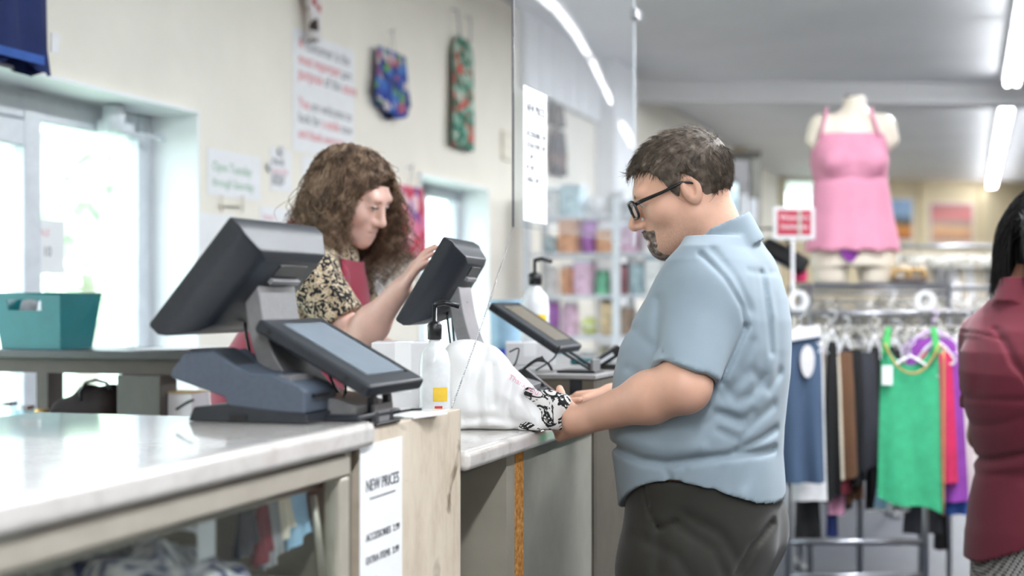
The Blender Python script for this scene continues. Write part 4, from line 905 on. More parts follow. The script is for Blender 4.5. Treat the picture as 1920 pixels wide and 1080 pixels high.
def polo(p):
    d = loft(p, tb3, fw3, 2.3)
    for i in (0, 1):
        d = su(d, rc(p, nkt+np.array((0, 0, -.05)), S3[i], .06, .062), .05)
        ax = (E3[i]-S3[i])/np.linalg.norm(E3[i]-S3[i]); s = np.maximum(rc(p, S3[i], E3[i], .070, .064), (p-S3[i])@ax-.19); d = su(d, s, .02)
    d = ss(d, rc(p, nkt+np.array((.02, .01, .03)), H3.out((0, 0, -.05)), .062, .064), .006)
    ax = np.array((.25*fw3[0], .25*fw3[1], 1)); ax /= np.linalg.norm(ax); q = p-nkt; hh = q@ax; rad = np.linalg.norm(q-hh[:, None]*ax, axis=1); fr = q[:, :2]@fw3
    d = su(d, np.maximum(np.abs(rad-(.075-.12*np.clip(hh, -.03, .06)))-.005, np.maximum(hh-.052+.3*np.clip(fr, 0, .1), -.02-hh-.3*np.clip(fr, 0, .1))), .006)
    d = np.maximum(d, g3(0, 1066, -.1)[2]+.72*np.clip(p[:, 0]-g3(1826, 900)[0], 0, .17)-p[:, 2])
    return d+folds(p, F3, [([(1838, 884), (1870, 878), (1925, 850)], .010, .010), ([(1842, 912), (1880, 890), (1925, 872)], .010, -.006), ([(1806, 762), (1850, 752), (1925, 748)], .009, .006), ([(1812, 640), (1850, 622), (1890, 640)], .004, .004), ([(1884, 620), (1896, 680), (1922, 720)], .008, .010), ([(1862, 900), (1840, 960), (1850, 1000)], .012, .006), ([(1855, 640), (1850, 740)], .012, .004), ([(1826, 812), (1880, 800), (1925, 770)], .012, .004)])
sdf_obj('polo_shirt', polo, (-.24, -.32, .68), (.36, .36, 1.48), .0055, shirt_mat('burgundy_jersey', (106, 28, 46)), w3)
def check():
    m, t, b = nt_of('checked_cloth'); v = coords(t, (1, 1, 1), (0, .3, .6)); c = node(t, 'ShaderNodeTexChecker', Scale=150.0); c.inputs['Color1'].default_value = (.02, .02, .02, 1); c.inputs['Color2'].default_value = (.62, .60, .58, 1)
    t.links.new(v, c.inputs['Vector']); t.links.new(c.outputs['Color'], b.inputs['Base Color']); b.inputs['Roughness'].default_value = .9; return m
pt3 = tab_of(g3, [(a_, b_+15, c_+9, d_) for a_, b_, c_, d_ in [(940, 1840, 2044, .165), (960, 1836, 2046, .17), (1010, 1828, 2052, .18), (1060, 1824, 2056, .19), (1120, 1822, 2056, .19), (1170, 1828, 2050, .18)]], PH3)
def pants3(p):
    c = pt3[2][1]; return su(loft(p, pt3, fw3, 2.3), legs(p, np.array((c+rt3[0]*.09, rt3[1]*.09, .78)), np.array((c-rt3[0]*.09, -rt3[1]*.09, .78)), fw3, .92), .05)
sdf_obj('trousers', pants3, (-.26, -.32, .02), (.40, .36, .92), .009, check(), w3)
for s in (1, -1): shoe(w3, (pt3[2][1]+rt3[0]*.09*s, rt3[1]*.09*s, 0), fw3, m_black)
m_bhair = pat('black_hair', [(.3, (10, 9, 10)), (.7, (26, 23, 23))], 60, 'noise', .35, 'LINEAR')
def cap3(p): q = H3.loc(p); return si(su(skull(q)-.010, ell(q, (0, -.060, -.035), (.066, .048, .10)), .03), w_line(q)-.03-q[:, 2], .01) if False else si(su(skull(q)-.010, ell(q, (0, -.058, -.04), (.072, .050, .10)), .03), np.interp(q[:, 1], [-.12, -.02, .0, .03, .05, .07, .09], [-.135, -.135, -.10, .0, .045, .066, .072])-q[:, 2], .01)
V3, Q3 = sdf_mesh(cap3, H3.out((0, 0, -.01))-.22, H3.out((0, 0, -.01))+.22, .006); c3 = link('hair', np_mesh('hair', V3, Q3), m_bhair, w3, True, False)
V, Q = long_hair(H3, V3, Q3, 1500, .20, 10, .0020, lambda q: np.minimum(head_sdf(q, False), ell(q, (0, -.058, -.04), (.070, .050, .10))), .001, .03, RNG)
so = link('long_strands', np_mesh('long_strands', V, Q), m_bhair, c3, True, False); so['kind'] = 'stuff'
eyes(H3, w3, 0)
# ================================================================== goods, garments and small things
COL = dict(navy=(24, 40, 92), blue=(52, 92, 170), pale_blue=(160, 196, 222), teal=(0, 96, 102), orange=(214, 130, 84), pink=(222, 160, 190), purple=(140, 60, 160), green=(70, 170, 120), lime=(190, 205, 90), black=(22, 22, 24), white=(232, 232, 234), yellow=(226, 190, 60), brown=(110, 78, 56), tan=(200, 165, 110), cyan=(60, 170, 205), grey=(150, 150, 152), red=(190, 50, 66), cream=(222, 212, 194), burgundy=(110, 36, 48), magenta=(200, 40, 96), charcoal=(52, 54, 60))
def cm(c, kind='cloth'): return pm(c+'_'+kind, COL[c], .85 if kind == 'cloth' else .45, var=.06, scale=14)
def sheet(hw, ztop, zbot, thick=.02, fold=.012, kf=9, n=22, m=20, ph=0.0, back_drop=0.0):
    """hollow hanging cloth: front and back joined at the sides; hw(t), ztop(s, front), zbot(s)"""
    vs = []
    for j in range(m):
        t = j/(m-1)
        for i in range(2*n):
            a = math.pi*i/n; s = math.cos(a); fr = math.sin(a); z0 = ztop(s, fr >= 0); z = z0+(zbot(s)-z0)*t
            y = -thick*fr*(.4+.6*t)+fold*t*math.sin(kf*s+ph+.6*math.sin(3*t+ph))+fold*.4*t*math.sin(kf*2.3*s+2*ph)
            vs.append((hw(t)*s, y, z))
    return MB().grid(vs, 2*n, m, cu=True)
def lerp(tab): xs, ys = zip(*tab); return lambda t: float(np.interp(t, xs, ys))
def garment(name, label, cat, loc, rotz, mat, hw, ztop, zbot, group=None, straps=(), strap_mat=None, hang='hanger', **kw):
    t = thing(name, label, cat, loc, rotz, group)
    sheet(hw, ztop, zbot, **kw).build('fabric', mat, t, smooth=True, world=False)
    for (x0, z0, x1, z1) in straps:
        MB().grid([(x0-.008, -.012, z0-.01), (x0+.008, -.012, z0-.01), (x1-.006, -.004, z1), (x1+.006, -.004, z1)], 2, 2).build('strap', strap_mat or mat, t, world=False, solid=.003)
    if hang == 'nail': MB().tube([(0, .02, ztop(0, True)+.10), (0, -.01, ztop(0, True)+.10), (0, -.012, ztop(0, True)+.115)], .003, 6).tube([(-.04, -.003, ztop(0, True)-.01), (0, -.004, ztop(0, True)+.098), (.04, -.003, ztop(0, True)-.01)], .0015, 5).build('hook', m_steel, t, smooth=True, world=False)
    return t
def hanger_mb(w=.2, r=.004):
    b = MB(); hk = [(0, 0, -.055), (0, 0, -.02)]+[(.018*math.sin(a), 0, .0+.018*(1-math.cos(a))-.018) for a in np.linspace(-.3, 3.9, 9)]
    b.tube(hk, .0022, 5); b.tube([(-w, 0, -.13), (-w*.5, 0, -.085), (0, 0, -.055), (w*.5, 0, -.085), (w, 0, -.13), (w*.9, 0, -.145), (0, 0, -.142), (-w*.9, 0, -.145)], r, 5, closed=True); return b
m_clear = pm('clear_plastic', (186, 184, 176), .2, var=.12, alpha=.9); m_whiteplastic = pm('white_plastic', (220, 221, 224), .4, var=.02)
# ------------------------------------------------------------------ wall goods (left wall): local x runs along the wall, -y into the room
def on_wall(name, label, cat, px0, px1, pyt, pyb, mat, shape, off=.035, **kw):
    a, b = PX(px0, pyt, WX+off), PX(px1, pyt, WX+off); pm_ = (px0+px1)/2; top, bot = PX(pm_, pyt, WX+off), PX(pm_, pyb, WX+off); H = top.z-bot.z; W = b.y-a.y
    hw = lerp([(t, v*W/2) for t, v in shape]); kw.setdefault('thick', .022)
    return garment(name, label, cat, (WX+off, (a.y+b.y)/2, bot.z), R(90), mat, hw, kw.pop('zt', lambda s, f: H), kw.pop('zb', lambda s: 0.0), **kw), W, H
t, W, H = on_wall('shorts', 'navy blue sports shorts hanging high on the wall above the window', 'shorts', -70, 93, -160, 118, cm('navy'), [(0, .7), (.4, .92), (1, 1)], off=.06, thick=.045, fold=.02, kf=8, zb=lambda s: .0+.02*math.cos(5*s), hang='', group=None)
box('emblem', (W*.30, -.064, .05), (W*.40, -.060, .11), m_whiteplastic, t, world=False); box('leg_trim', (-W*.46, -.068, .004), (W*.2, -.066, .03), cm('blue'), t, world=False)
pr_bluefloral = pat('blue_floral_print', [(0, (34, 66, 150)), (.3, (60, 110, 190)), (.5, (30, 50, 110)), (.62, (200, 190, 190)), (.75, (90, 150, 90)), (.88, (170, 90, 110))], 24)
pr_greenfloral = pat('green_floral_print', [(0, (52, 120, 100)), (.3, (150, 196, 178)), (.5, (36, 96, 74)), (.68, (190, 205, 190)), (.85, (198, 90, 80))], 26)
pr_redfloral = pat('red_floral_print', [(0, (190, 40, 70)), (.3, (214, 120, 150)), (.5, (226, 190, 200)), (.68, (176, 30, 56)), (.85, (110, 80, 150))], 14)
pr_grey = pat('grey_brown_print', [(0, (90, 84, 78)), (.35, (130, 122, 112)), (.6, (64, 58, 56)), (.8, (170, 140, 120))], 16)
pr_spots = pat('white_black_spot_print', [(0, (226, 222, 222)), (.6, (226, 222, 222)), (.62, (60, 48, 44)), (.8, (180, 90, 96))], 22)
on_wall('swim_trunks', 'blue floral swim trunks hanging from a hook on the wall', 'shorts', 699, 768, 96, 224, pr_bluefloral, [(0, .78), (.5, .85), (.8, 1), (1, .8)], zb=lambda s: .05*abs(s)-.015*s, hang='nail', fold=.014, ph=1.0)
t, W, H = on_wall('dress', 'long green floral dress hanging by two straps on the wall', 'dress', 846, 890, 72, 278, pr_greenfloral, [(0, .55), (.12, .86), (.5, .90), (1, 1.0)], hang='', straps=((-.10, 0, -.10, 0),)[:0], fold=.010, ph=.4, zt=None) if False else on_wall('dress', 'long green floral dress hanging by two straps on the wall', 'dress', 846, 890, 72, 278, pr_greenfloral, [(0, .55), (.12, .86), (.5, .90), (1, 1.0)], hang='', fold=.010, ph=.4)
for sx in (-.4, .4): MB().tube([(W*sx*.55, -.012, H-.01), (W*sx*.7, -.004, H+.14), (W*sx*.7, .03, H+.145)], .004, 6).build('strap', m_steel, t, smooth=True, world=False)
on_wall('wrap_skirt', 'red, pink and black floral wrap hanging on the wall behind the till', 'skirt', 742, 797, 350, 488, pr_redfloral, [(0, .84), (.5, 1), (.8, .95), (1, .7)], zb=lambda s: .05*(1-s)*.5, hang='nail', ph=2)
on_wall('leggings', 'small black and white spotted leggings dangling over the big notice', 'leggings', 572, 604, -70, 78, pr_spots, [(0, 1), (.45, .9), (.7, .5), (1, .35)], hang='nail', off=.05, fold=.008)
on_wall('blouse', 'dim grey-brown patterned top on the wall, seen through the shield, upper one', 'blouse', 1034, 1058, 166, 236, pr_grey, [(0, .8), (1, 1)], hang='nail')
on_wall('blouse', 'dim grey-brown patterned top on the wall, seen through the shield, lower one', 'blouse', 1032, 1064, 244, 328, pat('dark_print', [(0, (50, 50, 58)), (.4, (90, 84, 86)), (.6, (150, 110, 100)), (.8, (40, 40, 50))], 14), [(0, .7), (.5, 1), (1, .8)], hang='nail')
# notices
m_red = pm('red_ink', (214, 96, 108), .8); m_grayink = pm('grey_ink', (116, 118, 124), .8); m_greenink = pm('pale_green_ink', (150, 186, 158), .8); m_pinkink = pm('pink_ink', (226, 168, 176), .8)
def notice(label, px0, pyt, px1, pyb, lines=(), mat=m_paper, x=WX, cat='notice', name='notice'):
    """pyt, pyb: top and bottom pixel rows at the left edge; lines: (fraction down, [(text, ink)...], size fraction of width)"""
    a, b_, c_ = PX(px0, pyt, x), PX(px0, pyb, x), PX(px1, pyt, x); W, H = c_.y-a.y, a.z-b_.z; t = thing(name, label, cat, (x+.001, (a.y+c_.y)/2, b_.z))
    box('sheet', (x+.0008, a.y, b_.z), (x+.003, c_.y, a.z), mat, t)
    for f, runs, size in lines:
        y = a.y+W*.08; tot = sum(len(s_) for s_, _ in runs)
        for s_, ink in runs:
            o = text(s_, size*W, ink, t, basis((x+.0035, y, a.z-f*H), (0, 1, 0), (0, 0, 1)), align='LEFT', ext=.0003)
            w_ = max(v.co.x for v in o.data.vertices) if len(o.data.vertices) else 0; y += w_+size*W*.28
    return t
notice('large white notice with red and grey lines of text on the wall', 548, 50, 663, 281, [(.11, [('A', m_red), ('customer is the', m_grayink)], .115), (.24, [('most important', m_red), ('part', m_grayink)], .105), (.36, [('purpose', m_red), ('of the', m_grayink), ('store', m_red)], .115), (.60, [('You', m_red), ('are welcome to', m_grayink)], .105), (.72, [('look for', m_grayink), ('a smile', m_red), ('now', m_grayink)], .105), (.85, [('and thank everyone', m_red)], .095)])
notice('plain white sheet below the large notice, partly behind the cashier', 566, 290, 632, 420, [(.12, [('the store', m_paper)], .1)])
notice('white sign with two pale green lines reading Open Tuesday through Saturday', 388, 276, 487, 364, [(.38, [('Open Tuesday', m_greenink)], .125), (.72, [('through Saturday', m_greenink)], .112)])
t = notice('narrow note with two white paper flowers on the wall', 506, 276, 545, 356, [(.30, [('thank', m_grayink)], .26), (.52, [('you for', m_pinkink)], .26), (.66, [('giving', m_grayink)], .26), (.80, [('kindly', m_grayink)], .2)])
for px, py in ((528, 282), (507, 312)):
    p = PX(px, py, WX+.012); b = MB()
    for k in range(6): a = k*math.pi/3; b.lathe([(0, -.003), (.011, -.002), (.012, .002), (0, .003)], (0, 0, 0), 8, basis(p+Vector((0, .012*math.cos(a), .012*math.sin(a))), (0, 1, 0), (.3, 0, 1)))
    b.build('paper_flower', m_whiteplastic, t, smooth=True)
notice('white sheet low on the wall beside the shop window', 372, 398, 440, 520, [(.5, [('please ask', m_paper)], .1)])
notice('small white sheet low on the wall left of the cashier', 487, 386, 545, 450, [(.3, [('hours', m_pinkink)], .15), (.6, [('returns', m_paper)], .12)])
notice('white sheet with faint pink print on the wall behind the cashier', 655, 515, 722, 575, [(.35, [('donations', m_pinkink)], .14), (.6, [('thank you', m_pinkink)], .14)])
t = notice('white flyer taped on the glass of the shop front', 62, 410, 120, 512, [(.25, [('SALE', m_pinkink)], .2), (.6, [('5', m_grayink), ('10', m_grayink)], .28)], x=-2.962, cat='flyer', name='flyer')
q = PX(430, 372, WX+.012); b = MB()
for px in (416, 455): a, c_ = PX(px, 366, WX+.015), PX(px, 398, WX+.015); b.tube([a, c_], .004, 6)
b.tube([PX(414, 384, WX+.015), PX(457, 388, WX+.015)], .004, 6); tag(b.build('wire_bracket', pm('cream_metal', (206, 200, 186), .4)), 'small cream wire bracket on the wall under the green-lettered sign', 'bracket')
p = PX(951, 265, WX+.01); tag(box('wall_switch', (WX, p.y-.10, p.z-.12), (WX+.02, p.y+.06, p.z+.06), pm('cream_plastic', (226, 220, 204), .5), bevel=.006), 'cream wall plate just left of the acrylic shield', 'switch')
# ------------------------------------------------------------------ return shelf by the shop window and what stands on it
m_dt = pm('dark_counter_edge', (50, 48, 47), .4, var=.08); m_dt2 = pm('brown_frame', (62, 52, 44), .6)
y0 = 3.46; zt = HC-98*4.0/FOC
xr = PY(352, 660, y0).x
rs = thing('window_shelf', 'dark two-tier shelf counter standing under the shop window', 'shelf', (-2.4, y0+.15, 0))
box('top_board', (WX+.02, y0, zt-.024), (xr, y0+.34, zt), m_dt, rs, bevel=.004)
box('apron_board', (WX+.02, y0+.02, zt-.066), (xr-.02, y0+.04, zt-.0245), m_dt2, rs)
zl2 = PY(100, 778, y0).z-.06
box('lower_board', (WX+.02, y0, zl2-.03), (xr, y0+.34, zl2), m_dt, rs, bevel=.004)
for a, b_ in ((215, 297),): xa, xb = PY(a, 700, y0).x, PY(b_, 700, y0).x; box('leg', (xa, y0+.01, zl2+.0005), (xb, y0+.10, zt-.067), pm('grey_brown_post', (70, 67, 61), .5), rs, bevel=.004)
for xx in (WX+.03, xr-.05): box('leg', (xx, y0+.02, 0), (xx+.04, y0+.30, zl2-.031), m_dt2, rs)
box('leg', (WX+.03, y0+.24, zl2+.0005), (WX+.07, y0+.32, zt-.025), m_dt2, rs)
# teal bin
m_teal = pm('teal_plastic', COL['teal'], .35, var=.04)
yb = y0+.02; xb1 = PY(114, 655, yb).x; xb0 = PY(4, 655, yb).x; xt1 = PY(118, 548, yb).x; xt0 = PY(-12, 548, yb).x; hb = .160; zb0 = zt+.001; db = .15
bn = thing('storage_bin', 'teal plastic bin with cut-out handle on the window shelf', 'bin', ((xb0+xb1)/2, yb+db/2, zb0))
lo = [(xb0, yb), (xb1, yb), (xb1, yb+db), (xb0, yb+db)]; hi = [(xt0, yb-.012), (xt1, yb-.012), (xt1+.012, yb+db+.02), (xt0-.012, yb+db+.02)]
def wall_q(i, j, holes=None):
    return [Vector((*lo[i], zb0)), Vector((*lo[j], zb0)), Vector((*hi[j], zb0+hb)), Vector((*hi[i], zb0+hb))]
for i, j in ((1, 2), (2, 3), (3, 0)): MB().add(wall_q(i, j), [(0, 1, 2, 3)]).build('side', m_teal, bn, solid=.004)
MB().add([Vector((*v, zb0+.002)) for v in lo], [(0, 1, 2, 3)]).build('floor_panel', m_teal, bn, solid=.004)
q = wall_q(0, 1); bl = lambda u, v: q[0].lerp(q[1], u).lerp(q[3].lerp(q[2], u), v)
us, vs_ = [0, .22, .72, 1], [0, .70, .90, 1]; G = [bl(u, v) for v in vs_ for u in us]; fs = [(r_*4+c_, r_*4+c_+1, r_*4+c_+5, r_*4+c_+4) for r_ in range(3) for c_ in range(3) if not (r_ == 1 and c_ == 1)]
MB().add(G, fs).build('front', m_teal, bn, solid=.004)
MB().tube([Vector((*v, zb0+hb)) for v in hi], .004, 6, closed=True).build('rim', m_teal, bn, smooth=True)
for k in range(2):
    b = MB(); c0 = Vector((xb0+.05+.06*k, yb+.06, zb0+.09)); b.lathe([(.0, -.085), (.028, -.08), (.034, 0), (.022, .05), (0, .055)], c0, 10, None); tag(b.build('cloth_roll', [cm('grey'), cm('white')][k], smooth=True), ['grey cloth roll inside the teal bin', 'white cloth roll inside the teal bin'][k], 'cloth')
tag(MB().prism([PY(250, 657, y0+.03), PY(345, 656, y0+.03), PY(345, 656, y0+.03)+Vector((0, .2, 0)), PY(250, 657, y0+.03)+Vector((0, .2, 0))], (0, 0, .004)).build('paper_stack', m_paper), 'white papers lying on the window shelf near the printer', 'papers')
# lower tier goods
fb = np.array(PY(165, 748, y0+.12)); zl_ = zl2+.001
def bagf(p): d = su(rc(p, fb+np.array((-.07, 0, zl_+.05-fb[2])), fb+np.array((.08, 0, zl_+.075-fb[2])), .050, .068), rc(p, fb+np.array((0, 0, zl_+.04-fb[2])), fb+np.array((0, 0, zl_+.11-fb[2])), .04, .03), .03); return np.maximum(d, zl_-p[:, 2])
hb_ = thing('handbag', 'dark brown handbag with a black loop handle on the lower shelf by the window', 'handbag', (fb[0], fb[1], zl_))
sdf_obj('body', bagf, fb-.22, fb+.22, .008, pm('dark_brown_leather', (30, 20, 19), .8, spec=.2), hb_).data.transform(Matrix.Translation((-fb[0], -fb[1], -zl_)))
hp = [PY(152, 752, y0+.05), PY(150, 735, y0+.05), PY(160, 718, y0+.05), PY(180, 712, y0+.05), PY(200, 718, y0+.05), PY(208, 735, y0+.05)]; MB().tube(hp, .005, 7).build('handle', m_black, hb_, smooth=True)
m_jar = glassy('jar_glass', (226, 238, 240), 1.5)
for k, (px, w_, h_) in enumerate(((14, .036, .075), (48, .032, .065), (78, .026, .055))):
    c_ = PY(px, 770, y0+.08); j = thing('glass_jar', ['clear glass jar at the edge of the lower window shelf', 'clear glass jar in the middle of the three on the lower window shelf', 'small jar with a gold lid on the lower window shelf'][k], 'jar', (c_.x, c_.y, zl_))
    MB().lathe([(w_*.9, 0), (w_, .01), (w_, h_*.8), (w_*.8, h_)], (c_.x, c_.y, zl_), 16).build('body', m_jar, j, smooth=True); MB().lathe([(0, 0), (w_*.82, 0), (w_*.82, .012), (0, .012)], (c_.x, c_.y, zl_+h_+.0005), 16).build('lid', pm('gold_metal', (200, 160, 100), .3, .8) if k == 2 else m_chrome, j)
c_ = PY(316, 735, y0+.05); cb = thing('carton', 'small white carton on the lower shelf, behind the receipt printer', 'carton', (c_.x, c_.y, zl_)); box('body', (c_.x-.035, c_.y, zl_), (c_.x+.075, c_.y+.1, zl_+.125), m_whiteplastic, cb, bevel=.003); box('flap', (c_.x-.035, c_.y-.004, zl_+.1255), (c_.x+.075, c_.y+.1, zl_+.128), pm('kraft_card', (206, 176, 120), .8), cb)
# ------------------------------------------------------------------ on the till counter
def pump_bottle(label, px, Z, zbase, h, r_, lab):
    p = P(px, 600, Z); t = thing('pump_bottle', label, 'bottle', (p.x, p.y, zbase), 0, 'hand sanitizer bottles')
    MB().lathe([(r_*.92, 0), (r_, .006), (r_, h*.62), (r_*.85, h*.72), (r_*.38, h*.80), (r_*.36, h*.83)], (p.x, p.y, zbase), 20).build('body', pm('milky_bottle', (232, 236, 240), .2, trans=.0, alpha=.82), t, smooth=True)
    MB().lathe([(0, 0), (r_*.45, 0), (r_*.48, .03), (r_*.3, .036), (.005, .038), (.005, .075), (0, .076)], (p.x, p.y, zbase+h*.832), 14).build('pump_cap', m_black, t, smooth=True)
    zz = zbase+h*.832+.072; MB().tube([(p.x, p.y, zz), (p.x+.02, p.y, zz+.004), (p.x+.05, p.y+.01, zz-.004)], .006, 7).build('nozzle', m_black, t, smooth=True)
    v = Vector((p.x, p.y, 0)); d = (Vector((0, 0, 0))-v); d.z = 0; d.normalize(); sd = Vector((-d.y, d.x, 0))
    for (f0, f1, a0, a1, c_) in lab:
        pts = []
        for z in (zbase+h*f0, zbase+h*f1):
            for i in range(6): a = a0+(a1-a0)*i/5; pts.append(v+(d*math.cos(a)+sd*math.sin(a))*(r_+.0008)+Vector((0, 0, z)))
        MB().grid(pts, 6, 2).build('label_print', c_, t, smooth=True)
    return t
lab = [(.20, .52, -.9, .9, m_whiteplastic)]
yl, rd_ = pm('yellow_print', COL['yellow'], .5), pm('red_print', COL['red'], .5)
pump_bottle('clear pump bottle with black pump before the farther register', 815, 2.92, ZM+.0005, .235, .032, [(.30, .42, -.1, .9, yl), (.18, .26, .0, .5, rd_)])
pump_bottle('clear pump bottle with black pump and yellow label behind the farther display', 1003, 4.15, ZT+.002, .275, .042, [(.42, .52, .0, .9, yl), (.10, .16, .1, .9, rd_)])
# white cartons
def carton(label, px0, px1, pyt, Z, zb_, dep, mat=m_whiteplastic, tp=False):
    a, b_ = P(px0, pyt, Z), P(px1, pyt, Z); t = thing('carton', label, 'carton', ((a.x+b_.x)/2, (a.y+b_.y)/2, zb_), TH); L = (b_-a).length; h = a.z-zb_
    MB().box((-L/2, 0, 0), (L/2, dep, h)).build('body', mat, t, bevel=.003, world=False); MB().box((-.018, -.0008, h*.4), (.018, dep*.99, h+.0006)).build('tape', m_paper, t, world=False); return t
carton('plain white carton standing on the low worktop behind the near display', 696, 815, 642, 3.14, ZM+.0005, .14)
carton('white carton behind the farther customer display', 948, 1040, 642, 4.05, ZT+.0005, .10)
p = P(952, 640, 4.5); tb = thing('tub', 'pale blue tub with dark blue foot band behind the farther register', 'tub', (p.x, p.y, ZT), 0)
# card terminal, scanner box, teal tray
p = P(1137, 682, 3.85); ct = thing('card_terminal', 'black card payment terminal propped on the raised cabinet beside the man', 'card terminal', (p.x, p.y, ZT+.001), TH)
M = Matrix.Translation((0, 0, .03)) @ Matrix.Rotation(R(-32), 4, 'Y'); MB().box((-.055, -.038, -.012), (.045, .038, .014), M).build('body', m_black, ct, bevel=.005, world=False)
MB().box((-.05, -.030, .0143), (-.012, .030, .0152), M).build('screen', m_lcd, ct, world=False); kb = MB()
for i in range(4):
    for j in range(3): kb.box((-.004+i*.012, -.028+j*.020, .0143), (.004+i*.012, -.012+j*.020, .0165), M)
kb.build('keypad', m_gray, ct, world=False); MB().box((-.04, -.042, -.003), (.02, -.0385, .006), M).build('side_strip', m_alu, ct, world=False); MB().box((-.03, -.03, 0), (.05, .03, .012)).build('stand', m_black, ct, world=False)
p = P(1100, 668, 4.1); tr = tag(box('tray', (p.x-.05, p.y, ZT+.001), (p.x+.05, p.y+.1, ZT+.016), pm('dark_teal_plastic', (20, 92, 96), .4), bevel=.004), 'small dark teal tray on the raised cabinet', 'tray')
MB().lathe([(.045, 0), (.050, .004), (.052, .03), (.056, .15), (.058, .155)], (tb.location.x, tb.location.y, ZT+.032), 18).build('body', cm('pale_blue', 'plastic'), tb, smooth=True); MB().lathe([(.046, 0), (.050, .002), (.050, .03)], (tb.location.x, tb.location.y, ZT+.001), 18).build('foot_band', pm('royal_blue_plastic', (40, 70, 180), .4), tb, smooth=True)
a_ = P(1020, 742, 3.45); sb = thing('scanner_dock', 'black scanner dock with bright edge among cables behind the bag', 'scanner', (a_.x, a_.y, ZM+.001), TH)
M = Matrix.Translation((0, 0, .055)) @ Matrix.Rotation(R(38), 4, 'Y'); MB().box((-.075, -.03, -.016), (.055, .03, .016), M).build('body', m_black, sb, bevel=.005, world=False); MB().box((-.078, -.032, .0165), (.058, -.027, .019), M).build('bright_edge', m_chrome, sb, world=False); MB().box((-.05, -.035, 0), (.05, .035, .02)).build('foot', m_black, sb, world=False)
for k, pts in enumerate(([(1050, 648), (1040, 672), (1012, 690), (995, 700)], [(955, 660), (975, 650), (968, 680), (955, 695)], [(962, 702), (985, 690), (1005, 675), (1028, 678), (1042, 712)], [(966, 710), (990, 684), (1015, 668), (1030, 690)])):
    q = [P(x, y, 3.55-.05*k) for x, y in pts]; fine = [q[min(i//6, len(q)-2)].lerp(q[min(i//6, len(q)-2)+1], (i % 6)/6) for i in range(6*(len(q)-1)+1)]
    for _ in range(4): fine = [fine[0]]+[(fine[i-1]+fine[i]*2+fine[i+1])/4 for i in range(1, len(fine)-1)]+[fine[-1]]
    tag(MB().tube(fine, .0022 if k < 2 else .0035, 6).build('cable', m_black, smooth=True), ['thin black cable down from the farther display', 'thin black cable looping beside the farther register stand', 'thick black cable arching over the scanner dock', 'second black cable looping over the scanner dock, the inner one'][k], 'cable')
for k, pts in enumerate(([(612, 690), (625, 720), (640, 745), (660, 768), (690, 772)], [(640, 690), (650, 735), (640, 765), (625, 772)], [(615, 772), (660, 765), (720, 778), (770, 768), (815, 766)], [(330, 768), (350, 755), (378, 744)])):
    q = [P(x, y, 2.32 if k < 3 else 2.2) for x, y in pts]
    for v in q: v.z = max(v.z, zb+.004 if k < 3 else ZT+.004)
    fine = [q[min(i//6, len(q)-2)].lerp(q[min(i//6, len(q)-2)+1], (i % 6)/6) for i in range(6*(len(q)-1)+1)]
    for _ in range(4): fine = [fine[0]]+[(fine[i-1]+fine[i]*2+fine[i+1])/4 for i in range(1, len(fine)-1)]+[fine[-1]]
    tag(MB().tube(fine, .0025, 6).build('cable', m_black, smooth=True), ['black cable falling behind the near display', 'second thin black cable behind the near display', 'black cable lying along the worktop behind the plywood board', 'short black cable behind the receipt printer'][k], 'cable')
p = P(745, 772, 2.45); tag(MB().prism([(p.x-.05, p.y-.03, zb+.001), (p.x+.05, p.y-.05, zb+.001), (p.x+.07, p.y+.06, zb+.001), (p.x-.03, p.y+.07, zb+.001)], (0, 0, .003)).build('receipt', m_paper), 'white receipt slip lying by the foot of the near display', 'receipt')
# ------------------------------------------------------------------ the plastic bag and the printed garment going into it
F5 = Frame(950, 3.1); g5 = F5.pt; zw = ZM+.001
bagt = thing('plastic_bag', 'large white plastic shopping bag slumped on the low worktop', 'bag', F5.loc, TH)
def bag(p):
    d = su(rc(p, g5(880, 728, .02), g5(925, 752, .0), .094, .078), rc(p, g5(925, 755, 0), g5(1015, 784, -.04), .072, .038), .06)
    d = su(d, rc(p, g5(885, 790, -.02), g5(985, 800, -.05), .050, .036), .05); d = su(d, rc(p, g5(875, 688, .03), g5(905, 694, .03), .052, .044), .05)
    d = d+folds(p, F5, [([(872, 812), (930, 808), (990, 815)], .007, .014), ([(870, 790), (920, 785), (985, 800)], .010, .009), ([(905, 660), (890, 740), (900, 800)], .012, .008), ([(960, 720), (950, 770), (965, 810)], .009, .010), ([(920, 690), (925, 760)], .010, .007), ([(985, 745), (1000, 790)], .008, .006), ([(940, 740), (990, 770), (1010, 800)], .010, -.004)])
    d = d+.0035*np.sin(p[:, 0]*46+p[:, 2]*31)*np.sin(p[:, 2]*52-p[:, 1]*20+p[:, 0]*13)
    return np.maximum(d, zw-p[:, 2])
m_bag = pm('white_polythene', (228, 228, 228), .32, var=.015, scale=8, spec=.5)
ob = sdf_obj('body', bag, (-.28, -.22, float(zw)-.02), (.16, .22, 1.40), .005, m_bag, bagt)
tt = [g5(x, y, v) for x, y, v in ((968, 722, -.062), (990, 735, -.062), (1012, 747, -.055))]
for k, (x, y) in enumerate(((974, 716), (984, 724), (978, 732))):
    c_ = Vector(g5(x, y, -.075)); 
m_pr = pm('pink_print', (226, 150, 176), .5)
o_ = text('Thank you', .017, m_pr, bagt, Matrix.Identity(4), name='lettering'); o_.matrix_basis = basis(Vector(g5(982, 722, -.088)), (.86, .05, -.5), (.4, .35, .85))
for side in (0,):
    pts = [g5(x, y, v) for x, y, v in ((1000, 752, -.045), (1024, 748, -.05), (1046, 758, -.055), (1054, 778, -.06))]; MB().tube([Vector(v) for v in pts], [.020, .016, .014, .010], 8).build('handle', m_bag, bagt, smooth=True, world=False)
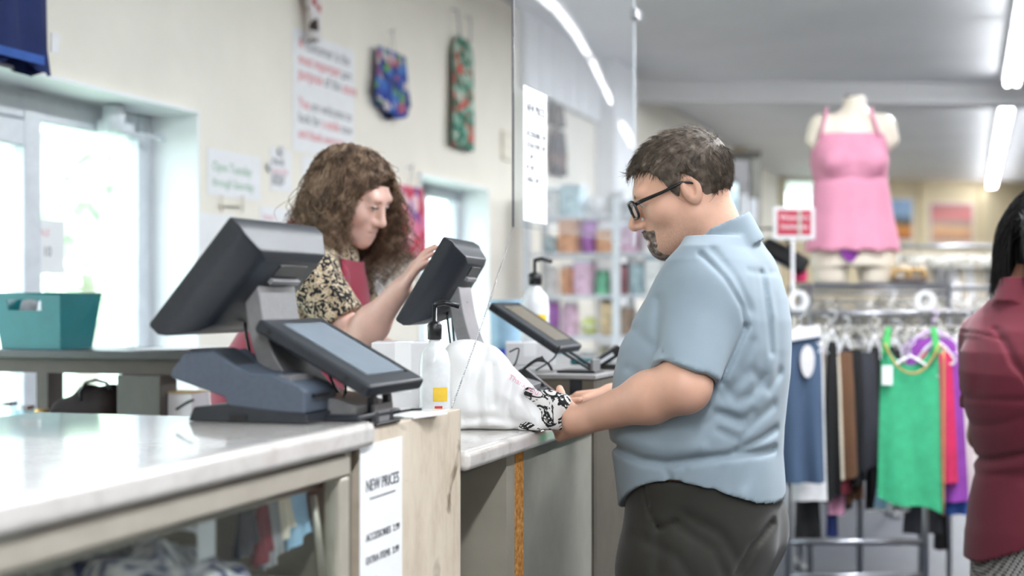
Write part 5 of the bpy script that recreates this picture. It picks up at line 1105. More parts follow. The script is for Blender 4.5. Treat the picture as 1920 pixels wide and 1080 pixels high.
pr_bw = pat('black_white_scroll_print', [(0, (230, 228, 226)), (.50, (230, 228, 226)), (.53, (24, 24, 26)), (.62, (24, 24, 26)), (.65, (228, 226, 224))], 26, 'noise', .85, 'CONSTANT', distort=2.5)
gm = thing('printed_top', 'black and white printed garment held at the mouth of the bag', 'garment', F5.loc, TH)
def gar_(p):
    d = rc(p, g5(996, 738, -.055), g5(1052, 764, -.075), .016, .024); d = su(d, rc(p, g5(985, 806, -.075), g5(1035, 790, -.075), .018, .022), .03); d = su(d, rc(p, g5(1048, 760, -.07), g5(1036, 796, -.06), .026, .024), .02)
    return np.maximum(d+.003*np.sin(p[:, 0]*120)*np.sin(p[:, 2]*100), zw-p[:, 2])
sdf_obj('fabric', gar_, (-.05, -.20, float(zw)-.02), (.20, .10, 1.30), .005, pr_bw, gm)
# ------------------------------------------------------------------ inside the display case
def sneaker(label, loc, rotz):
    t = thing('sneaker', label, 'sneaker', loc, rotz, 'navy and white sneakers in the display case')
    def sole(p): return np.maximum(su(rc(p, (-.0, -.10, .012), (.0, .06, .010), .036, .044), rc(p, (0, .05, .010), (.004, .145, .012), .045, .036), .03), np.abs(p[:, 2]-.016)-.016)
    def upper(p):
        d = su(rc(p, (0, -.095, .075), (0, -.06, .05), .034, .036), rc(p, (0, -.05, .055), (0, .06, .040), .040, .040), .03); d = su(d, rc(p, (0, .06, .036), (.003, .140, .030), .040, .031), .03); d = su(d, rc(p, (0, -.02, .085), (0, .045, .066), .022, .020), .02)
        d = ss(d, rc(p, (0, -.09, .125), (0, -.045, .115), .026, .024), .01); return np.maximum(d, .026-p[:, 2])
    sdf_obj('sole', sole, (-.06, -.16, -.01), (.06, .20, .05), .006, m_whiteplastic, t); sdf_obj('upper', upper, (-.07, -.16, .0), (.07, .20, .15), .005, pat('grey_navy_mesh', [(.36, (40, 48, 92)), (.46, (150, 150, 162)), (.6, (214, 212, 212))], 34, 'noise', .8, 'LINEAR', (3, .6, 1), bump=.1), t)
    for s in (-1, 1): MB().grid([(s*.043, -.085, .082), (s*.0455, .05, .050), (s*.043, -.080, .058), (s*.046, .07, .030)], 2, 2).build('stripe', cm('navy'), t, world=False, solid=.004)
    for k in range(6): y = -.02+k*.021; z = .108-k*.0080; MB().tube([(-.032, y, z-.022), (-.014, y+.006, z+.002), (.014, y+.010, z+.002), (.032, y+.016, z-.024)], .0045, 6).build('lace', m_whiteplastic, t, smooth=True, world=False)
    for s in (-1, 1): MB().tube([(0, -.02, .110), (s*.03, -.03, .135), (s*.055, .0, .128), (s*.05, .03, .10), (s*.02, .01, .100)], .0035, 6).build('lace_loop', m_whiteplastic, t, smooth=True, world=False)
    return t
sy = 1.62
s1 = sneaker('navy-striped grey sneaker in the display case, next to the glass', (FX-.11, sy, zs+.001), R(-8))
for k, (dx, dy, rz, lb) in enumerate(((-.13, .06, R(-14), 'grey sneaker behind the one next to the glass in the display case'), (-.27, .0, R(4), 'grey sneaker deepest in the display case'))): dup(s1, (FX-.11+dx, sy+dy, zs+.001), rz, lb)
bk_ = thing('boot', 'dark brown boot lying at the near end of the display case', 'boot', (FX-.13, 1.30, zs+.001), R(10))
def boot_u(p):
    d = su(rc(p, (0, -.09, .06), (0, .03, .055), .040, .040), rc(p, (0, .03, .048), (.003, .12, .040), .043, .034), .03); d = su(d, rc(p, (0, -.10, .07), (0, -.125, .15), .040, .044), .03)
    d = ss(d, rc(p, (0, -.125, .16), (0, -.13, .22), .034, .04), .008); return np.maximum(d, .022-p[:, 2])
sdf_obj('upper', boot_u, (-.07, -.20, -.01), (.07, .18, .20), .006, pm('brown_leather', (84, 66, 60), .4), bk_)
sdf_obj('sole', lambda p: np.maximum(su(rc(p, (0, -.09, .01), (0, .03, .01), .040, .040), rc(p, (0, .03, .01), (.003, .125, .01), .044, .036), .03), np.abs(p[:, 2]-.0125)-.0125), (-.07, -.16, -.01), (.07, .19, .05), .007, m_black, bk_)
for k in range(4): MB().tube([(-.026, .0+k*.022, .092-k*.006), (0, .004+k*.022, .104-k*.007), (.026, .0+k*.022, .092-k*.006)], .003, 6).build('lace', m_black, bk_, smooth=True, world=False)
case_goods = [(462, 930, 1030, 'charcoal', 26), (492, 905, 1045, 'burgundy', 18), (508, 905, 1050, 'grey', 26), (532, 890, 1000, 'cream', 22), (557, 868, 1012, 'pale_blue', 34)]
for k, (px, a, b_, c_, w_) in enumerate(case_goods):
    q, q2 = PX(px, a, FX-.05), PX(px, b_, FX-.05); W = abs(PX(px+w_, a, FX-.05).y-PX(px-w_, a, FX-.05).y)/2; H = max(.08, q.z-q2.z); zt_ = ZT-TT-.055
    mt = pat('striped_'+c_, [(0, tuple(v*.6 for v in COL[c_])), (.5, COL[c_])], 60, 'wave', .85, 'LINEAR') if k in (0, 2) else cm(c_)
    garment('scarf', '%s scarf hanging from the rail inside the display case' % (['charcoal striped', 'burgundy', 'grey striped', 'cream', 'pale blue'][k]), 'scarf', (FX-.05, q.y, q2.z), R(90), mt, lambda t, W=W: W/2*(1-.1*t), lambda s, f, z=zt_-q2.z: z, lambda s: .012*s, group='scarves in the display case', hang='', thick=.010, fold=.006, kf=6, n=10, m=10)
p = PX(392, 975, FX-.05); tag(box('hang_tag', (FX-.055, p.y-.022, p.z-.05), (FX-.053, p.y+.022, p.z+.06), m_paper), 'plain white tag hanging above the sneakers in the display case', 'tag')
p = PX(620, 1060, FX-.06); t = thing('price_card', 'small white price card propped in the corner of the display case', 'card', (FX-.06, p.y, zs+.001)); M = Matrix.Translation((FX-.06, p.y, zs+.001)) @ Matrix.Rotation(R(-12), 4, 'Y'); box('card', (-.001, -.05, 0), (.001, .05, .105), m_paper, t, M=M)
for k in range(3): box('scribble', (.0012, -.035+k*.012, .075-k*.022), (.0016, .02+k*.006, .078-k*.022), m_ink, t, M=M)
# ================================================================== wire shelving with goods behind the shield
sx0, sx1, sy0, sy1 = -2.62, -1.28, 8.45, 8.85
m_wire = pm('white_wire', (222, 226, 232), .35, .1, var=.02)
su_ = thing('wire_shelving', 'tall white wire shelving full of coloured goods by the left wall', 'shelving', ((sx0+sx1)/2, (sy0+sy1)/2, 0))
LV = (.62, .90, 1.16, 1.41, 1.67, 1.90)
for x in (sx0, (sx0+sx1)/2-.1, sx1):
    for y in (sy0, sy1): box('post', (x-.022, y-.018, 0), (x+.022, y+.018, 2.02), m_wire, su_)
for z in LV:
    b = MB(); b.tube([(sx0, sy0, z), (sx1, sy0, z)], .012, 6).tube([(sx0, sy1, z), (sx1, sy1, z)], .012, 6)
    for k in range(9): y = sy0+(sy1-sy0)*k/8; b.tube([(sx0, y, z+.004), (sx1, y, z+.004)], .004, 4)
    b.build('wire_shelf', m_wire, su_)
ORD = ['first', 'second', 'third', 'fourth', 'fifth', 'sixth', 'seventh', 'eighth', 'ninth', 'tenth', 'eleventh', 'twelfth', 'thirteenth', 'fourteenth']
def ball(b, c, r_): return b.lathe([(r_*math.cos(a)+1e-5, r_*math.sin(a)) for a in np.linspace(-1.5, 1.5, 8)], c, 12)
goods = {5: ['white', 'pale_blue', 'white', 'grey', 'pale_blue', 'white', 'lime', 'cream', 'pale_blue'], 4: ['pale_blue', 'orange', 'purple', 'orange', 'pink', 'white', 'orange', 'tan', 'red', 'grey'], 3: ['white', 'orange', 'pink', 'green', 'burgundy', 'pale_blue', 'white', 'black', 'black', 'charcoal', 'white'], 2: ['purple', 'pink', 'lime', 'tan', 'brown', 'white', 'charcoal', 'pink', 'white', 'blue'], 1: ['cyan', 'pale_blue', 'charcoal', 'yellow', 'tan', 'white', 'lime', 'lime', 'red', 'blue'], 0: ['grey', 'white', 'tan', 'pink', 'magenta', 'orange', 'charcoal', 'purple', 'white']}
SN_ = ['lowest', 'second lowest', 'third lowest', 'third highest', 'second highest', 'top']
for lv, cols in goods.items():
    x = sx0+.05; z = LV[lv]+.013
    for k, c_ in enumerate(cols):
        wd = (sx1-sx0-.1)/len(cols); xx = x+wd*(k+.5); h = .13+.09*random.random(); kind = ['box', 'tub', 'ball', 'pouch', 'box', 'jar'][int(random.random()*6)]
        kind = 'box' if (lv, c_) == (3, 'black') else kind; h = .17 if (lv, c_) == (3, 'black') else h
        t = thing('goods_'+kind if kind in ('box',) else kind, '%s %s, %s from the window on the %s wire shelf' % (c_.replace('_', ' '), kind, ORD[k], SN_[lv]), kind, (xx, sy0+.16, z), 0, 'goods on the wire shelving')
        mt = pm('pale_'+c_+'_pack', tuple(v*.72+255*.28 for v in COL[c_]) if c_ != 'black' else COL[c_], .45, var=.18, scale=22); w2 = wd*.46; y = sy0+.16
        if kind == 'box': MB().box((xx-w2, y-.09, z), (xx+w2, y+.09, z+h)).build('body', mt, t, bevel=.004); box('lid', (xx-w2-.003, y-.093, z+h+.0005), (xx+w2+.003, y+.093, z+h+.012), cm('white' if k % 2 else 'pale_blue', 'plastic'), t)
        elif kind == 'ball': r_ = min(w2, h*.6); ball(MB(), (xx, y, z+r_), r_).build('body', mt, t, smooth=True); MB().lathe([(r_*1.01, -r_*.12), (r_*1.015, 0), (r_*1.01, r_*.12)], (xx, y, z+r_), 14).build('band', m_whiteplastic, t, smooth=True)
        elif kind == 'pouch':
            MB().grid([(xx+w2*sx*(1 if j < 3 else .8), y+dy*(.06-.055*(j/3)), z+h*j/3) for j in range(4) for sx, dy in ((-1, 0), (-.5, -1), (.5, -1), (1, 0), (.5, 1), (-.5, 1))], 6, 4, cu=True).build('body', mt, t, smooth=True); box('seal', (xx-w2*.8, y-.004, z+h), (xx+w2*.8, y+.004, z+h+.02), m_whiteplastic, t)
        else:
            MB().lathe([(w2*.8, 0), (w2*.9, .01), (w2, h*.8), (w2*.9, h)], (xx, y, z), 14).build('body', mt, t, smooth=True); MB().lathe([(0, 0), (w2*.95, 0), (w2*.95, .02), (0, .022)], (xx, y, z+h+.0005), 14).build('lid', m_whiteplastic if kind == 'tub' else m_black, t)
# ------------------------------------------------------------------ dark framed cabinet far off, posters on the far wall
F6 = Frame(1385, 9.2); g6 = F6.pt; dk = thing('display_cage', 'tall dark metal framed display cabinet in the distance behind the man', 'cabinet', F6.loc, TH)
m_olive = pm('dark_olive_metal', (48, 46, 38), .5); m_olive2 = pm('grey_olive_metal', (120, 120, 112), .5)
def fb_(px0, px1, pyt, pyb, v0, v1, name, mat, par): a, b_ = g6(px0, pyt, v0), g6(px1, pyb, v0); return box(name, (a[0], v0, max(0, b_[2])), (b_[0], v1, a[2]), mat, par, world=False)
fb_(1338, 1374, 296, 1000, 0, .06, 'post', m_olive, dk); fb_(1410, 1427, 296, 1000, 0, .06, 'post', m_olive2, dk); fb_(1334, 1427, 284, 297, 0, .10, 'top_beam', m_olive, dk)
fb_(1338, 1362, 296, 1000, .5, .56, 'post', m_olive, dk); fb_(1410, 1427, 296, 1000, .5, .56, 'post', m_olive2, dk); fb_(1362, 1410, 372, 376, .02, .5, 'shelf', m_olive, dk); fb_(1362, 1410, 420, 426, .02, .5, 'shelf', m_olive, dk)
fb_(1372, 1410, 298, 520, .52, .54, 'back_panel', cm('grey', 'plastic'), dk)
c_ = g6(1370, 360, .2); w6 = P(1370, 359, 9.4)
t = thing('globe', 'white round globe on the upper shelf of the dark framed cabinet', 'globe', (w6.x, w6.y, w6.z-.045), 0); ball(MB(), (w6.x, w6.y, w6.z), .042).build('body', m_whiteplastic, t, smooth=True); MB().lathe([(.03, 0), (.022, .006)], (w6.x, w6.y, w6.z-.045), 12).build('base', m_black, t)
w6 = P(1364, 419, 9.4); t = thing('black_case', 'black case on the lower shelf of the dark framed cabinet', 'case', (w6.x, w6.y, w6.z), TH); MB().box((-.07, -.08, .001), (.09, .08, .14)).build('body', m_black, t, bevel=.006, world=False); MB().tube([(-.02, 0, .14), (-.02, 0, .16), (.03, 0, .16), (.03, 0, .14)], .006, 6).build('handle', m_olive, t, smooth=True, world=False)
def poster(label, px0, px1, pyt, pyb, mat):
    a, Z = s_at(px0); b_, Z2 = s_at(px1); zt_ = HC-(pyt-560)*(Z+Z2)/2/FOC; zb_ = HC-(pyb-560)*(Z+Z2)/2/FOC; m_ = bw((a+b_)/2, zb_); t = thing('poster', label, 'poster', m_)
    q = MB(); slab(q, a, b_, zb_, zt_, .002, .02); q.build('backing', m_whiteplastic, t); q = MB(); slab(q, a+.02, b_-.02, zb_+.02, zt_-.02, .0203, .022); q.build('print', mat, t)
def scape(name, stops):
    m, t, b = nt_of(name); tc = node(t, 'ShaderNodeTexCoord'); sp = node(t, 'ShaderNodeSeparateXYZ'); t.links.new(tc.outputs['Generated'], sp.inputs[0]); n = node(t, 'ShaderNodeTexNoise', Scale=6.0); t.links.new(tc.outputs['Generated'], n.inputs['Vector'])
    ad = node(t, 'ShaderNodeMath', operation='MULTIPLY_ADD'); ad.inputs[1].default_value = .3; t.links.new(n.outputs['Fac'], ad.inputs[0]); t.links.new(sp.outputs['Z'], ad.inputs[2]); t.links.new(ramp(t, ad.outputs[0], stops), b.inputs['Base Color']); b.inputs['Roughness'].default_value = .6; return m
poster('landscape poster with blue sky on the far wall beside the mannequin', 1668, 1711, 372, 452, scape('sky_field_print', [(.15, (120, 50, 36)), (.4, (210, 140, 60)), (.6, (60, 64, 50)), (.78, (130, 160, 190)), (1, (140, 170, 205))]))
poster('wide faded red and sand poster on the far wall', 1742, 1824, 380, 455, scape('red_sand_print', [(.15, (170, 130, 106)), (.5, (214, 170, 130)), (.62, (150, 140, 130)), (.8, (196, 120, 120)), (1, (170, 110, 110))]))
# ------------------------------------------------------------------ mannequin on its wire stand
F7 = Frame(1598, 6.6); g7 = F7.pt; m_man = pm('mannequin_ivory', (232, 222, 206), .4, var=.02); fd = (0., -1.)
zsh = float(g7(0, 531)[2])
mq = thing('mannequin', 'ivory headless torso mannequin in a pink camisole on the wire stand', 'mannequin', F7.loc, TH)
rw = [(222, 1552, 1650, .06), (240, 1535, 1664, .075), (265, 1528, 1664, .09), (300, 1526, 1662, .105), (345, 1534, 1654, .09), (390, 1538, 1655, .085), (430, 1530, 1668, .10), (475, 1524, 1676, .11), (500, 1524, 1676, .11)]
tb7 = []
for py, xl, xr_, a in rw: p0, p1 = g7(xl, py), g7(xr_, py); tb7.append((p0[2], (p0[0]+p1[0])/2, 0, a, (p1[0]-p0[0])/2))
def mann(p):
    d = loft(p, tb7, fd, 2.2); d = su(d, rc(p, g7(1600, 240), g7(1602, 190), .055, .050), .03); d = np.maximum(d, np.maximum(p[:, 2]-g7(0, 181)[2]-.1*(p[:, 0]), -9))
    for s, px in ((-1, 1538), (1, 1656)): d = su(d, rc(p, g7(1601, 222), g7(px, 238), .050, .042), .04); d = su(d, rc(p, g7(px, 236), g7(px+s*10, 262), .050, .046), .03); d = su(d, sph(p, g7(1598+s*34, 300, -.075), .058), .03)
    for px in (1557, 1641): d = su(d, rc(p, g7(px, 480), g7(px, 530), .088, .075), .02)
    d = ss(d, rc(p, g7(1598, 500), g7(1598, 560), .016, .022), .01); return np.maximum(d, zsh+.002-p[:, 2])
sdf_obj('body', mann, (-.30, -.26, zsh-.05), (.30, .24, 2.42), .009, m_man, mq)
MB().lathe([(0, 0), (.043, 0), (.043, .012), (0, .014)], Vector(g7(1600, 184)), 16, None).build('neck_cap', m_gray, mq, smooth=False, world=False)
m_camipink = pm('rose_pink_cotton', (222, 150, 176), .8, var=.015)
cr = [(252, 1526, 1661, .100), (275, 1522, 1664, .125), (305, 1520, 1665, .135), (335, 1525, 1662, .118), (400, 1522, 1672, .125), (440, 1515, 1680, .14), (471, 1510, 1685, .15)]
tbc = []
for py, xl, xr_, a in cr: p0, p1 = g7(xl, py), g7(xr_, py); tbc.append((p0[2], (p0[0]+p1[0])/2, 0, a, (p1[0]-p0[0])/2))
def cami(p):
    q = p.copy(); zt_ = g7(0, 320)[2]; dn = np.clip((zt_-p[:, 2])/.38, 0, 1); d = loft(q, tbc, fd, 2.2)+.004*dn*np.sin(np.arctan2(p[:, 1], p[:, 0])*9+1)+folds(p, F7, [([(1526, 336), (1560, 338), (1598, 330), (1630, 338), (1660, 330)], .008, .006)])
    for s in (-1, 1): d = su(d, sph(p, g7(1598+s*34, 302, -.088), .064), .03)
    return d
sdf_obj('camisole', cami, (-.30, -.26, 1.5), (.30, .26, 2.20), .008, m_camipink, mq)
for a, b_, c_ in ((1534, 1546, 1549), (1653, 1640, 1634)): MB().tube([Vector(g7(a+4 if a < 1600 else a-4, 256, -.098)), Vector(g7(b_, 228, -.085)), Vector(g7(c_, 210, -.06)), Vector(g7(c_, 204, 0)), Vector(g7(c_, 215, .06)), Vector(g7(b_, 254, .09))], .008, 6).build('strap', m_camipink, mq, smooth=True, world=False)
MB().grid([g7(1574, 470, -.125), g7(1612, 470, -.125), g7(1588, 490, -.115), g7(1600, 490, -.115)], 2, 2).build('briefs', cm('purple'), mq, world=False, solid=.006)
# wire stand under it
wt = thing('wire_stand', 'grey wire display stand that carries the mannequin', 'display stand', F7.loc, TH)
xa, xb = float(g7(1500, 530)[0]), float(g7(1752, 530)[0])
for x in (xa, xb):
    for v in (-.22, .22): MB().tube([(x, v, 0), (x, v, zsh-.004)], .012, 8).build('post', m_steel, wt, smooth=True, world=False)
b = MB(); 
for v in np.linspace(-.22, .22, 7): b.tube([(xa, v, zsh-.006), (xb, v, zsh-.006)], .005, 5)
for x in np.linspace(xa, xb, 16): b.tube([(x, -.22, zsh-.012), (x, .22, zsh-.012)], .003, 4)
b.build('wire_shelf', m_steel, wt, world=False); MB().tube([(xa, -.22, zsh-.05), (xb, -.22, zsh-.05)], .008, 6).build('front_rail', m_steel, wt, smooth=True, world=False)
for k, px in enumerate((1690, 1718)):
    p = P(px, 522, 6.5); t = thing('sandal', 'tan sandal on the wire stand, %s' % ('next to the mannequin' if k == 0 else 'farther from the mannequin'), 'sandal', (p.x, p.y, zsh+.001), TH+R(80)); MB().prism([(-.10, -.035, 0), (.10, -.04, 0), (.11, 0, 0), (.10, .04, 0), (-.10, .035, 0)], (0, 0, .022)).build('sole', cm('brown', 'leather'), t, bevel=.006, world=False)
    for x in (-.03, .05): MB().tube([(x, -.04, .015), (x, -.03, .06), (x, .03, .06), (x, .04, .015)], .012, 6).build('strap', cm('tan', 'leather'), t, smooth=True, world=False)
# red sign on a pole
F8 = Frame(1487, 6.2); g8 = F8.pt; sg = thing('pole_sign', 'small red and white department sign on a thin pole', 'sign', F8.loc, TH)
a, b_ = g8(1450, 388), g8(1528, 449); MB().box((a[0], 0, b_[2]), (b_[0], .012, a[2])).build('frame', m_whiteplastic, sg, bevel=.003, world=False)
a2, b2 = g8(1457, 394), g8(1521, 441); MB().box((a2[0], -.002, b2[2]), (b2[0], -.0005, a2[2])).build('red_panel', pm('red_card', (172, 44, 70), .6), sg, world=False)
for i, s_ in enumerate(("Women's", 'Intimates')): o = text(s_, .032, m_paper, sg, Matrix.Identity(4)); c_ = g8(1489, 408+i*17); o.matrix_basis = basis((c_[0], -.003, c_[2]), (1, 0, 0), (0, 0, 1))
c_ = g8(1499, 418); MB().box((c_[0]-.007, -.006, b2[2]), (c_[0]+.007, -.0035, a2[2])).build('clip_strip', m_clear, sg, world=False)
MB().tube([(0, .006, 0), (0, .006, float(b_[2]))], .008, 8).build('pole', m_whiteplastic, sg, smooth=True, world=False); MB().lathe([(.13, 0), (.13, .012), (.02, .02)], (0, .006, 0), 16).build('foot', m_steel, sg, world=False)
# black handbag and pink pouch on the stand's end
p = P(1462, 500, 6.35); t = thing('handbag', 'black handbag slung beside the red sign', 'handbag', (p.x, p.y, zsh+.001), TH); M = Matrix.Rotation(R(28), 4, 'Y'); MB().box((-.12, -.05, .02), (.10, .05, .10), Matrix.Translation((0, 0, .06)) @ M).build('body', m_black, t, bevel=.02, world=False); MB().tube([(-.1, 0, .15), (-.12, 0, .24), (.0, 0, .24), (.08, 0, .1)], .008, 6).build('strap', m_black, t, smooth=True, world=False)
p = P(1497, 506, 6.4); t = thing('pouch', 'bright pink pouch beside the red sign pole', 'pouch', (p.x, p.y, zsh+.001), TH); MB().box((-.035, -.03, 0), (.035, .03, .09)).build('body', cm('magenta', 'plastic'), t, bevel=.012, world=False); MB().box((-.036, -.031, .07), (.036, .031, .076)).build('zip', m_black, t, world=False)
# ------------------------------------------------------------------ rails crowded with clear hangers
hm = hanger_mb(.19, .0055); hproto = None; pale = ['white', 'cream', 'grey', 'grey', 'cream']
def rail(label, px0, px1, py, Z, posts=True, v=0):
    fr = Frame((px0+px1)/2, Z); a, b_ = fr.pt(px0, py), fr.pt(px1, py); t = thing('hanger_rail', label, 'clothes rail', fr.loc, TH)
    MB().tube([Vector(a), Vector(b_)], .013, 8).build('rail', m_steel, t, smooth=True, world=False)
    for q in (a, b_): MB().tube([(q[0], 0, 0), (q[0], 0, q[2])], .013, 8).build('post', m_steel, t, smooth=True, world=False); MB().box((q[0]-.02, -.16, 0), (q[0]+.02, .16, .025)).build('foot', m_steel, t, world=False)
    return fr, a, b_
RL = [('chrome rail nearest behind the camisole rack, crowded with clear hangers', 1446, 1850, 588, 6.05, 46), ('middle chrome rail crowded with clear hangers', 1500, 1895, 540, 7.4, 50), ('chrome rail farthest back below the faded poster, crowded with clear hangers', 1672, 1900, 462, 9.2, 44)]
for ri, (lb, x0, x1, py, Z, n) in enumerate(RL):
    fr, a, b_ = rail(lb, x0, x1, py, Z)
    for k in range(n):
        f = (k+.5)/n; x = a[0]+(b_[0]-a[0])*f; u = Vector((x*CT-0*ST, x*ST, 0))+Vector(fr.loc); yaw = TH+random.choice((-1, 1))*random.uniform(.3, 1.5)
        lab_ = 'clear plastic hanger on the '+('nearest', 'middle', 'farthest')[ri]+' chrome rail'
        loc = (u.x, u.y, a[2]+.0)
        if hproto is None:
            hproto = thing('clothes_hanger', lab_, 'hanger', loc, yaw, 'clear hangers on the nearest rail'); hm.build('frame', m_clear, hproto, smooth=True, world=False)
        else: dup(hproto, loc, yaw, lab_, 'clear hangers on the %s rail' % ('nearest', 'middle', 'farthest')[ri])
    # pale garments between the hangers
    for k in range(24 if ri < 2 else 20):
        f = (k+.5)/(24 if ri < 2 else 20); x = a[0]+(b_[0]-a[0])*f; u = Vector((x*CT, x*ST, 0))+Vector(fr.loc); c_ = pale[int(random.random()*5)]
        L = .22+.22*random.random(); w_ = .05+.06*random.random()
        garment('garment', '%s garment, %s along the %s chrome rail' % (c_.replace('_', ' '), (str(k+1)+{21: 'st', 22: 'nd', 23: 'rd'}.get(k+1, 'th')) if k > 13 else ORD[k], ('nearest', 'middle', 'farthest')[ri]), 'garment', (u.x, u.y+.03, a[2]-.10-L), TH+random.uniform(-.5, .5), cm(c_), lambda t, w_=w_: w_*(.8+.3*t), lambda s, f_, L=L: L-.03*abs(s), lambda s: .0, group='pale garments on the %s rail' % ('nearest', 'middle', 'farthest')[ri], hang='', n=10, m=8, fold=.02, kf=5, ph=random.random()*6)
for px, lb in ((1735, 'white ring size divider standing over the green camisole'), (1497, 'white ring size divider beside the man\'s back')):
    p = P(px, 564, 6.05); b = MB(); M = Matrix.Translation(p) @ Matrix.Rotation(TH, 4, 'Z') @ Matrix.Rotation(R(90), 4, 'X'); n = 24; vs = []
    for r_, z in ((.020, -.003), (.046, -.003), (.046, .003), (.020, .003)):
        for i in range(n): a_ = 2*math.pi*i/n; vs.append(M @ Vector((r_*math.cos(a_), r_*math.sin(a_)*(1.0 if r_ > .03 else 1.3), z)))
    b.add(vs, [(k*n+i, k*n+(i+1) % n, ((k+1) % 4)*n+(i+1) % n, ((k+1) % 4)*n+i) for k in range(4) for i in range(n)]); tag(b.build('size_ring', m_whiteplastic), lb, 'ring')
# ------------------------------------------------------------------ camisole rack in front
F9 = Frame(1610, 5.3); g9 = F9.pt
rk = thing('garment_rack', 'silver garment rack with coloured camisoles and dresses', 'clothes rack', F9.loc, TH)
def tb(name, pts, r_=.013): MB().tube([Vector(p) for p in pts], r_, 8).build(name, m_steel, rk, smooth=True, world=False)
def at(px, py, v): return g9(px, py, v)
gl_ = lambda px, v: (float(g9(px, 900, v)[0]), v)
for px, v in ((1478, .0), (1735, .0), (1612, .32)): x, vv = gl_(px, v); zt_ = float(g9(0, 655 if v > .1 else 700, v)[2]); tb('post', [(x, v, 0), (x, v, zt_)])
tb('rail', [at(1470, 682, .32), at(1740, 682, .32)], .015)
for px in (1478, 1735): x, _v = gl_(px, 0); z_ = float(g9(0, 690, 0)[2]); tb('arm', [(float(at(px, 682, .32)[0]), .32, float(at(px, 682, .32)[2])), (x, -.06, z_)])
for py in (1016, 1080): tb('crossbar', [at(1478, py, 0), at(1735, py, 0)])
for px in (1478, 1735): x, _v = gl_(px, 0); tb('foot', [(x, -.28, .02), (x, .5, .02)], .016)
def rg(name, label, cat, px0, px1, pyt, pyb, v, mat, shape=((0, .8), (1, 1)), hang=True, group=None, hmat=None, zt=None, zb=None, **kw):
    a, b_ = g9(px0, pyt, v), g9(px1, pyb, v); W = b_[0]-a[0]; H = a[2]-b_[2]; x = (a[0]+b_[0])/2
    loc = Vector(F9.loc)+Vector((x*CT-v*ST, x*ST+v*CT, float(b_[2]))); kw.setdefault('n', 16); kw.setdefault('m', 14)
    t = garment(name, label, cat, loc, TH, mat, lerp([(q, s_*W/2) for q, s_ in shape]), (lambda s, f: H+zt(s, f)*1.0) if zt else (lambda s, f: H), (lambda s: zb(s)) if zb else (lambda s: 0.0), group=group, hang='', **kw)
    if hang: hh = hanger_mb(W*.42, .006); hh.v = [(p[0], p[1], p[2]+H+.10) for p in hh.v]; hh.build('hanger', hmat or m_whiteplastic, t, smooth=True, world=False)
    return t, W, H
# green camisole with deep scoop, thin orange edging
t, W, H = rg('camisole', 'bright green scoop-neck camisole at the front of the rack', 'camisole', 1645, 1768, 690, 948, -.08, pm('green_mottled_jersey', (58, 170, 122), .8, var=.07, scale=26), ((0, .86), (.3, .92), (1, 1.0)), zt=lambda s, f: (.115*abs(s)**2.2-(.02 if f else -.01)), zb=lambda s: -.035*s+.012*math.sin(3*s), straps=((-.105, .50, -.10, .66), (.105, .50, .10, .61))[:0], fold=.012, kf=6)
for s in (-1, 1): MB().grid([(s*W*.40-.014, -.018, H+.055), (s*W*.40+.014, -.018, H+.055), (s*W*.34-.011, -.008, H+.15), (s*W*.34+.011, -.008, H+.15)], 2, 2).build('strap', pm('bright_green_cotton', (74, 178, 98), .8), t, world=False, solid=.004)
MB().tube([(W*.43*s_, -.026-.004*(1-abs(s_)), H+.115*abs(s_)**2.2-.018) for s_ in np.linspace(-.98, .98, 25)], .004, 5).build('neck_edging', pm('orange_thread', (190, 150, 90), .8), t, smooth=True, world=False)
MB().tube([(W*.5*.98, -.016, H*(1-f)+.08*(1-f)-.035*f) for f in np.linspace(0, 1, 12)], .004, 5).build('side_edging', pm('orange_thread', (190, 150, 90), .8), t, smooth=True, world=False)
MB().box((-W*.46, -.03, H-.06), (-W*.30, -.027, H+.01)).build('price_tag', m_paper, t, world=False)
rg('top', 'purple top hanging behind the green camisole', 'top', 1680, 1818, 640, 940, .0, pm('purple_jersey', (138, 62, 160), .8, var=.08), ((0, .62), (.25, .8), (1, 1.0)), zt=lambda s, f: .02*(1-abs(s)), hmat=pm('lilac_plastic', (200, 170, 215), .4))
rg('top', 'magenta pink top between the green camisole and the purple top', 'top', 1712, 1798, 660, 905, -.04, pm('magenta_jersey', (198, 40, 90), .8, var=.08), ((0, .7), (1, 1.0)))
rg('dress', 'off-white long dress hanging behind the purple top', 'dress', 1778, 1836, 640, 935, .08, pm('offwhite_cotton', (214, 200, 200), .85), ((0, .6), (1, 1)))
t, W, H = rg('dress', 'slate blue dress with keyhole neckline hanging on the rack beside the man', 'dress', 1452, 1548, 636, 905, -.05, pm('slate_blue_jersey', (64, 84, 110), .8, var=.1, scale=6, stretch=(1, 1, .2)), ((0, .78), (.2, .86), (1, 1.0)), fold=.022, kf=7, zt=lambda s, f: .02*s)
vs = [(W*.12+.026*math.cos(a), -.0235, H-.075+.055*math.sin(a)*(1 if math.sin(a) > 0 else 1.2)) for a in np.linspace(0, 2*math.pi, 20, endpoint=False)]
MB().add(vs, [tuple(range(20))]).build('keyhole_lining', pm('lining_white', (220, 218, 222), .8), t, world=False, solid=.004)
MB().grid([(-W*.34, -.022, H-.01), (W*.40, -.022, H+.012), (-W*.34, -.016, H+.03), (W*.36, -.016, H+.055)], 2, 2).build('neck_band', m_whiteplastic, t, world=False, solid=.006)
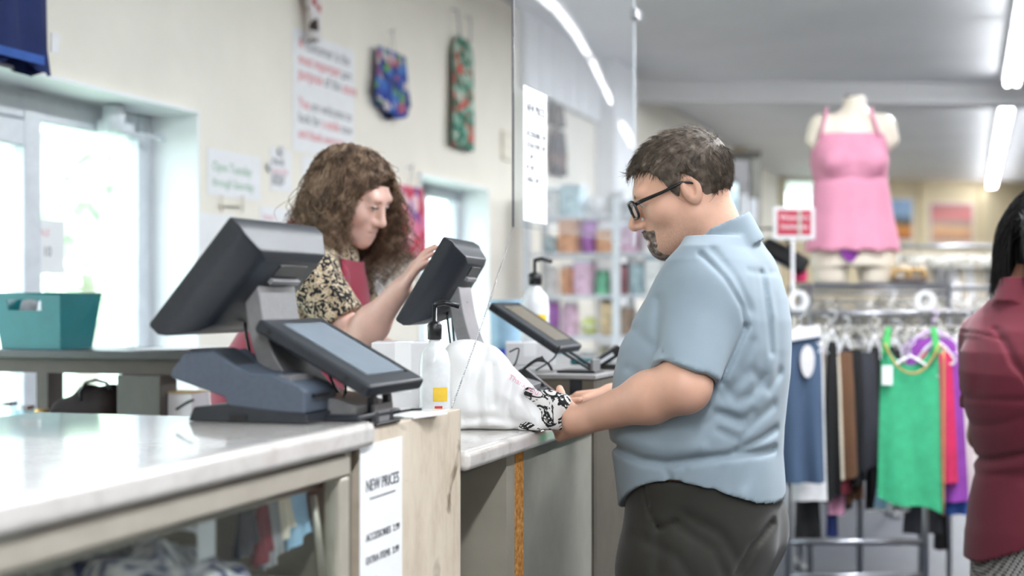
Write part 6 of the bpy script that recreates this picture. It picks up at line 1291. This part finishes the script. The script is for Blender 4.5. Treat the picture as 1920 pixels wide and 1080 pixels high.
dark = [('black', 1560, 640, 935), ('cream', 1560, 652, 905), ('brown', 1580, 660, 900), ('burgundy', 1546, 650, 930), ('black', 1602, 655, 910), ('charcoal', 1622, 660, 880), ('black', 1640, 650, 948), ('brown', 1596, 664, 940), ('black', 1660, 648, 938), ('charcoal', 1585, 650, 955), ('tan', 1573, 668, 900), ('yellow', 1650, 740, 800), ('black', 1680, 655, 945), ('white', 1652, 700, 950)]
for k, (c_, px, a, b_) in enumerate(dark):
    wd = 15+7*(k % 3); rg('garment', '%s garment on the rack between blue dress and green camisole, %s from the dress' % (c_, ORD[k]), 'garment', px-wd, px+wd, a, b_, .10+.025*k, cm(c_), ((0, .6), (.3, .8), (1, 1)), hang=(k % 3 == 0), group='dark garments in the middle of the rack', fold=.02, kf=5, ph=k, n=10, m=10, zb=lambda s: .02*s)
for k, (nm, c_, px0, px1, a, b_, v, lb) in enumerate((('blouse', 'white', 1478, 1550, 640, 938, .10, 'white blouse hem showing below the slate blue dress'), ('shorts', 'black', 1490, 1540, 900, 1012, .16, 'black shorts hanging low below the slate blue dress'), ('top', 'burgundy', 1512, 1596, 700, 925, .18, 'burgundy top low behind the slate blue dress'), ('top', 'pink', 1552, 1586, 860, 964, .22, 'pale pink top hem hanging low on the rack'), ('shorts', 'navy', 1548, 1572, 930, 1006, .24, 'narrow navy hem hanging low on the rack'), ('trousers', 'charcoal', 1692, 1766, 900, 1000, .14, 'charcoal trousers hanging below the green camisole'), ('trousers', 'black', 1752, 1776, 930, 1030, .2, 'narrow black trouser leg hanging below the purple top'), ('jeans', 'pale_blue', 1640, 1700, 900, 952, .06, 'pale denim hem under the green camisole'), ('jeans', 'blue', 1764, 1818, 900, 964, .12, 'blue denim hem under the purple top'), ('top', 'white', 1662, 1708, 900, 958, .03, 'white top hem just under the green camisole'))):
    rg(nm, lb, nm, px0, px1, a, b_, v, cm(c_), ((0, .8), (1, 1)), hang=False, n=10, m=8, fold=.012, kf=5, ph=k)
# far white pile of folded linen on the top of the middle rail
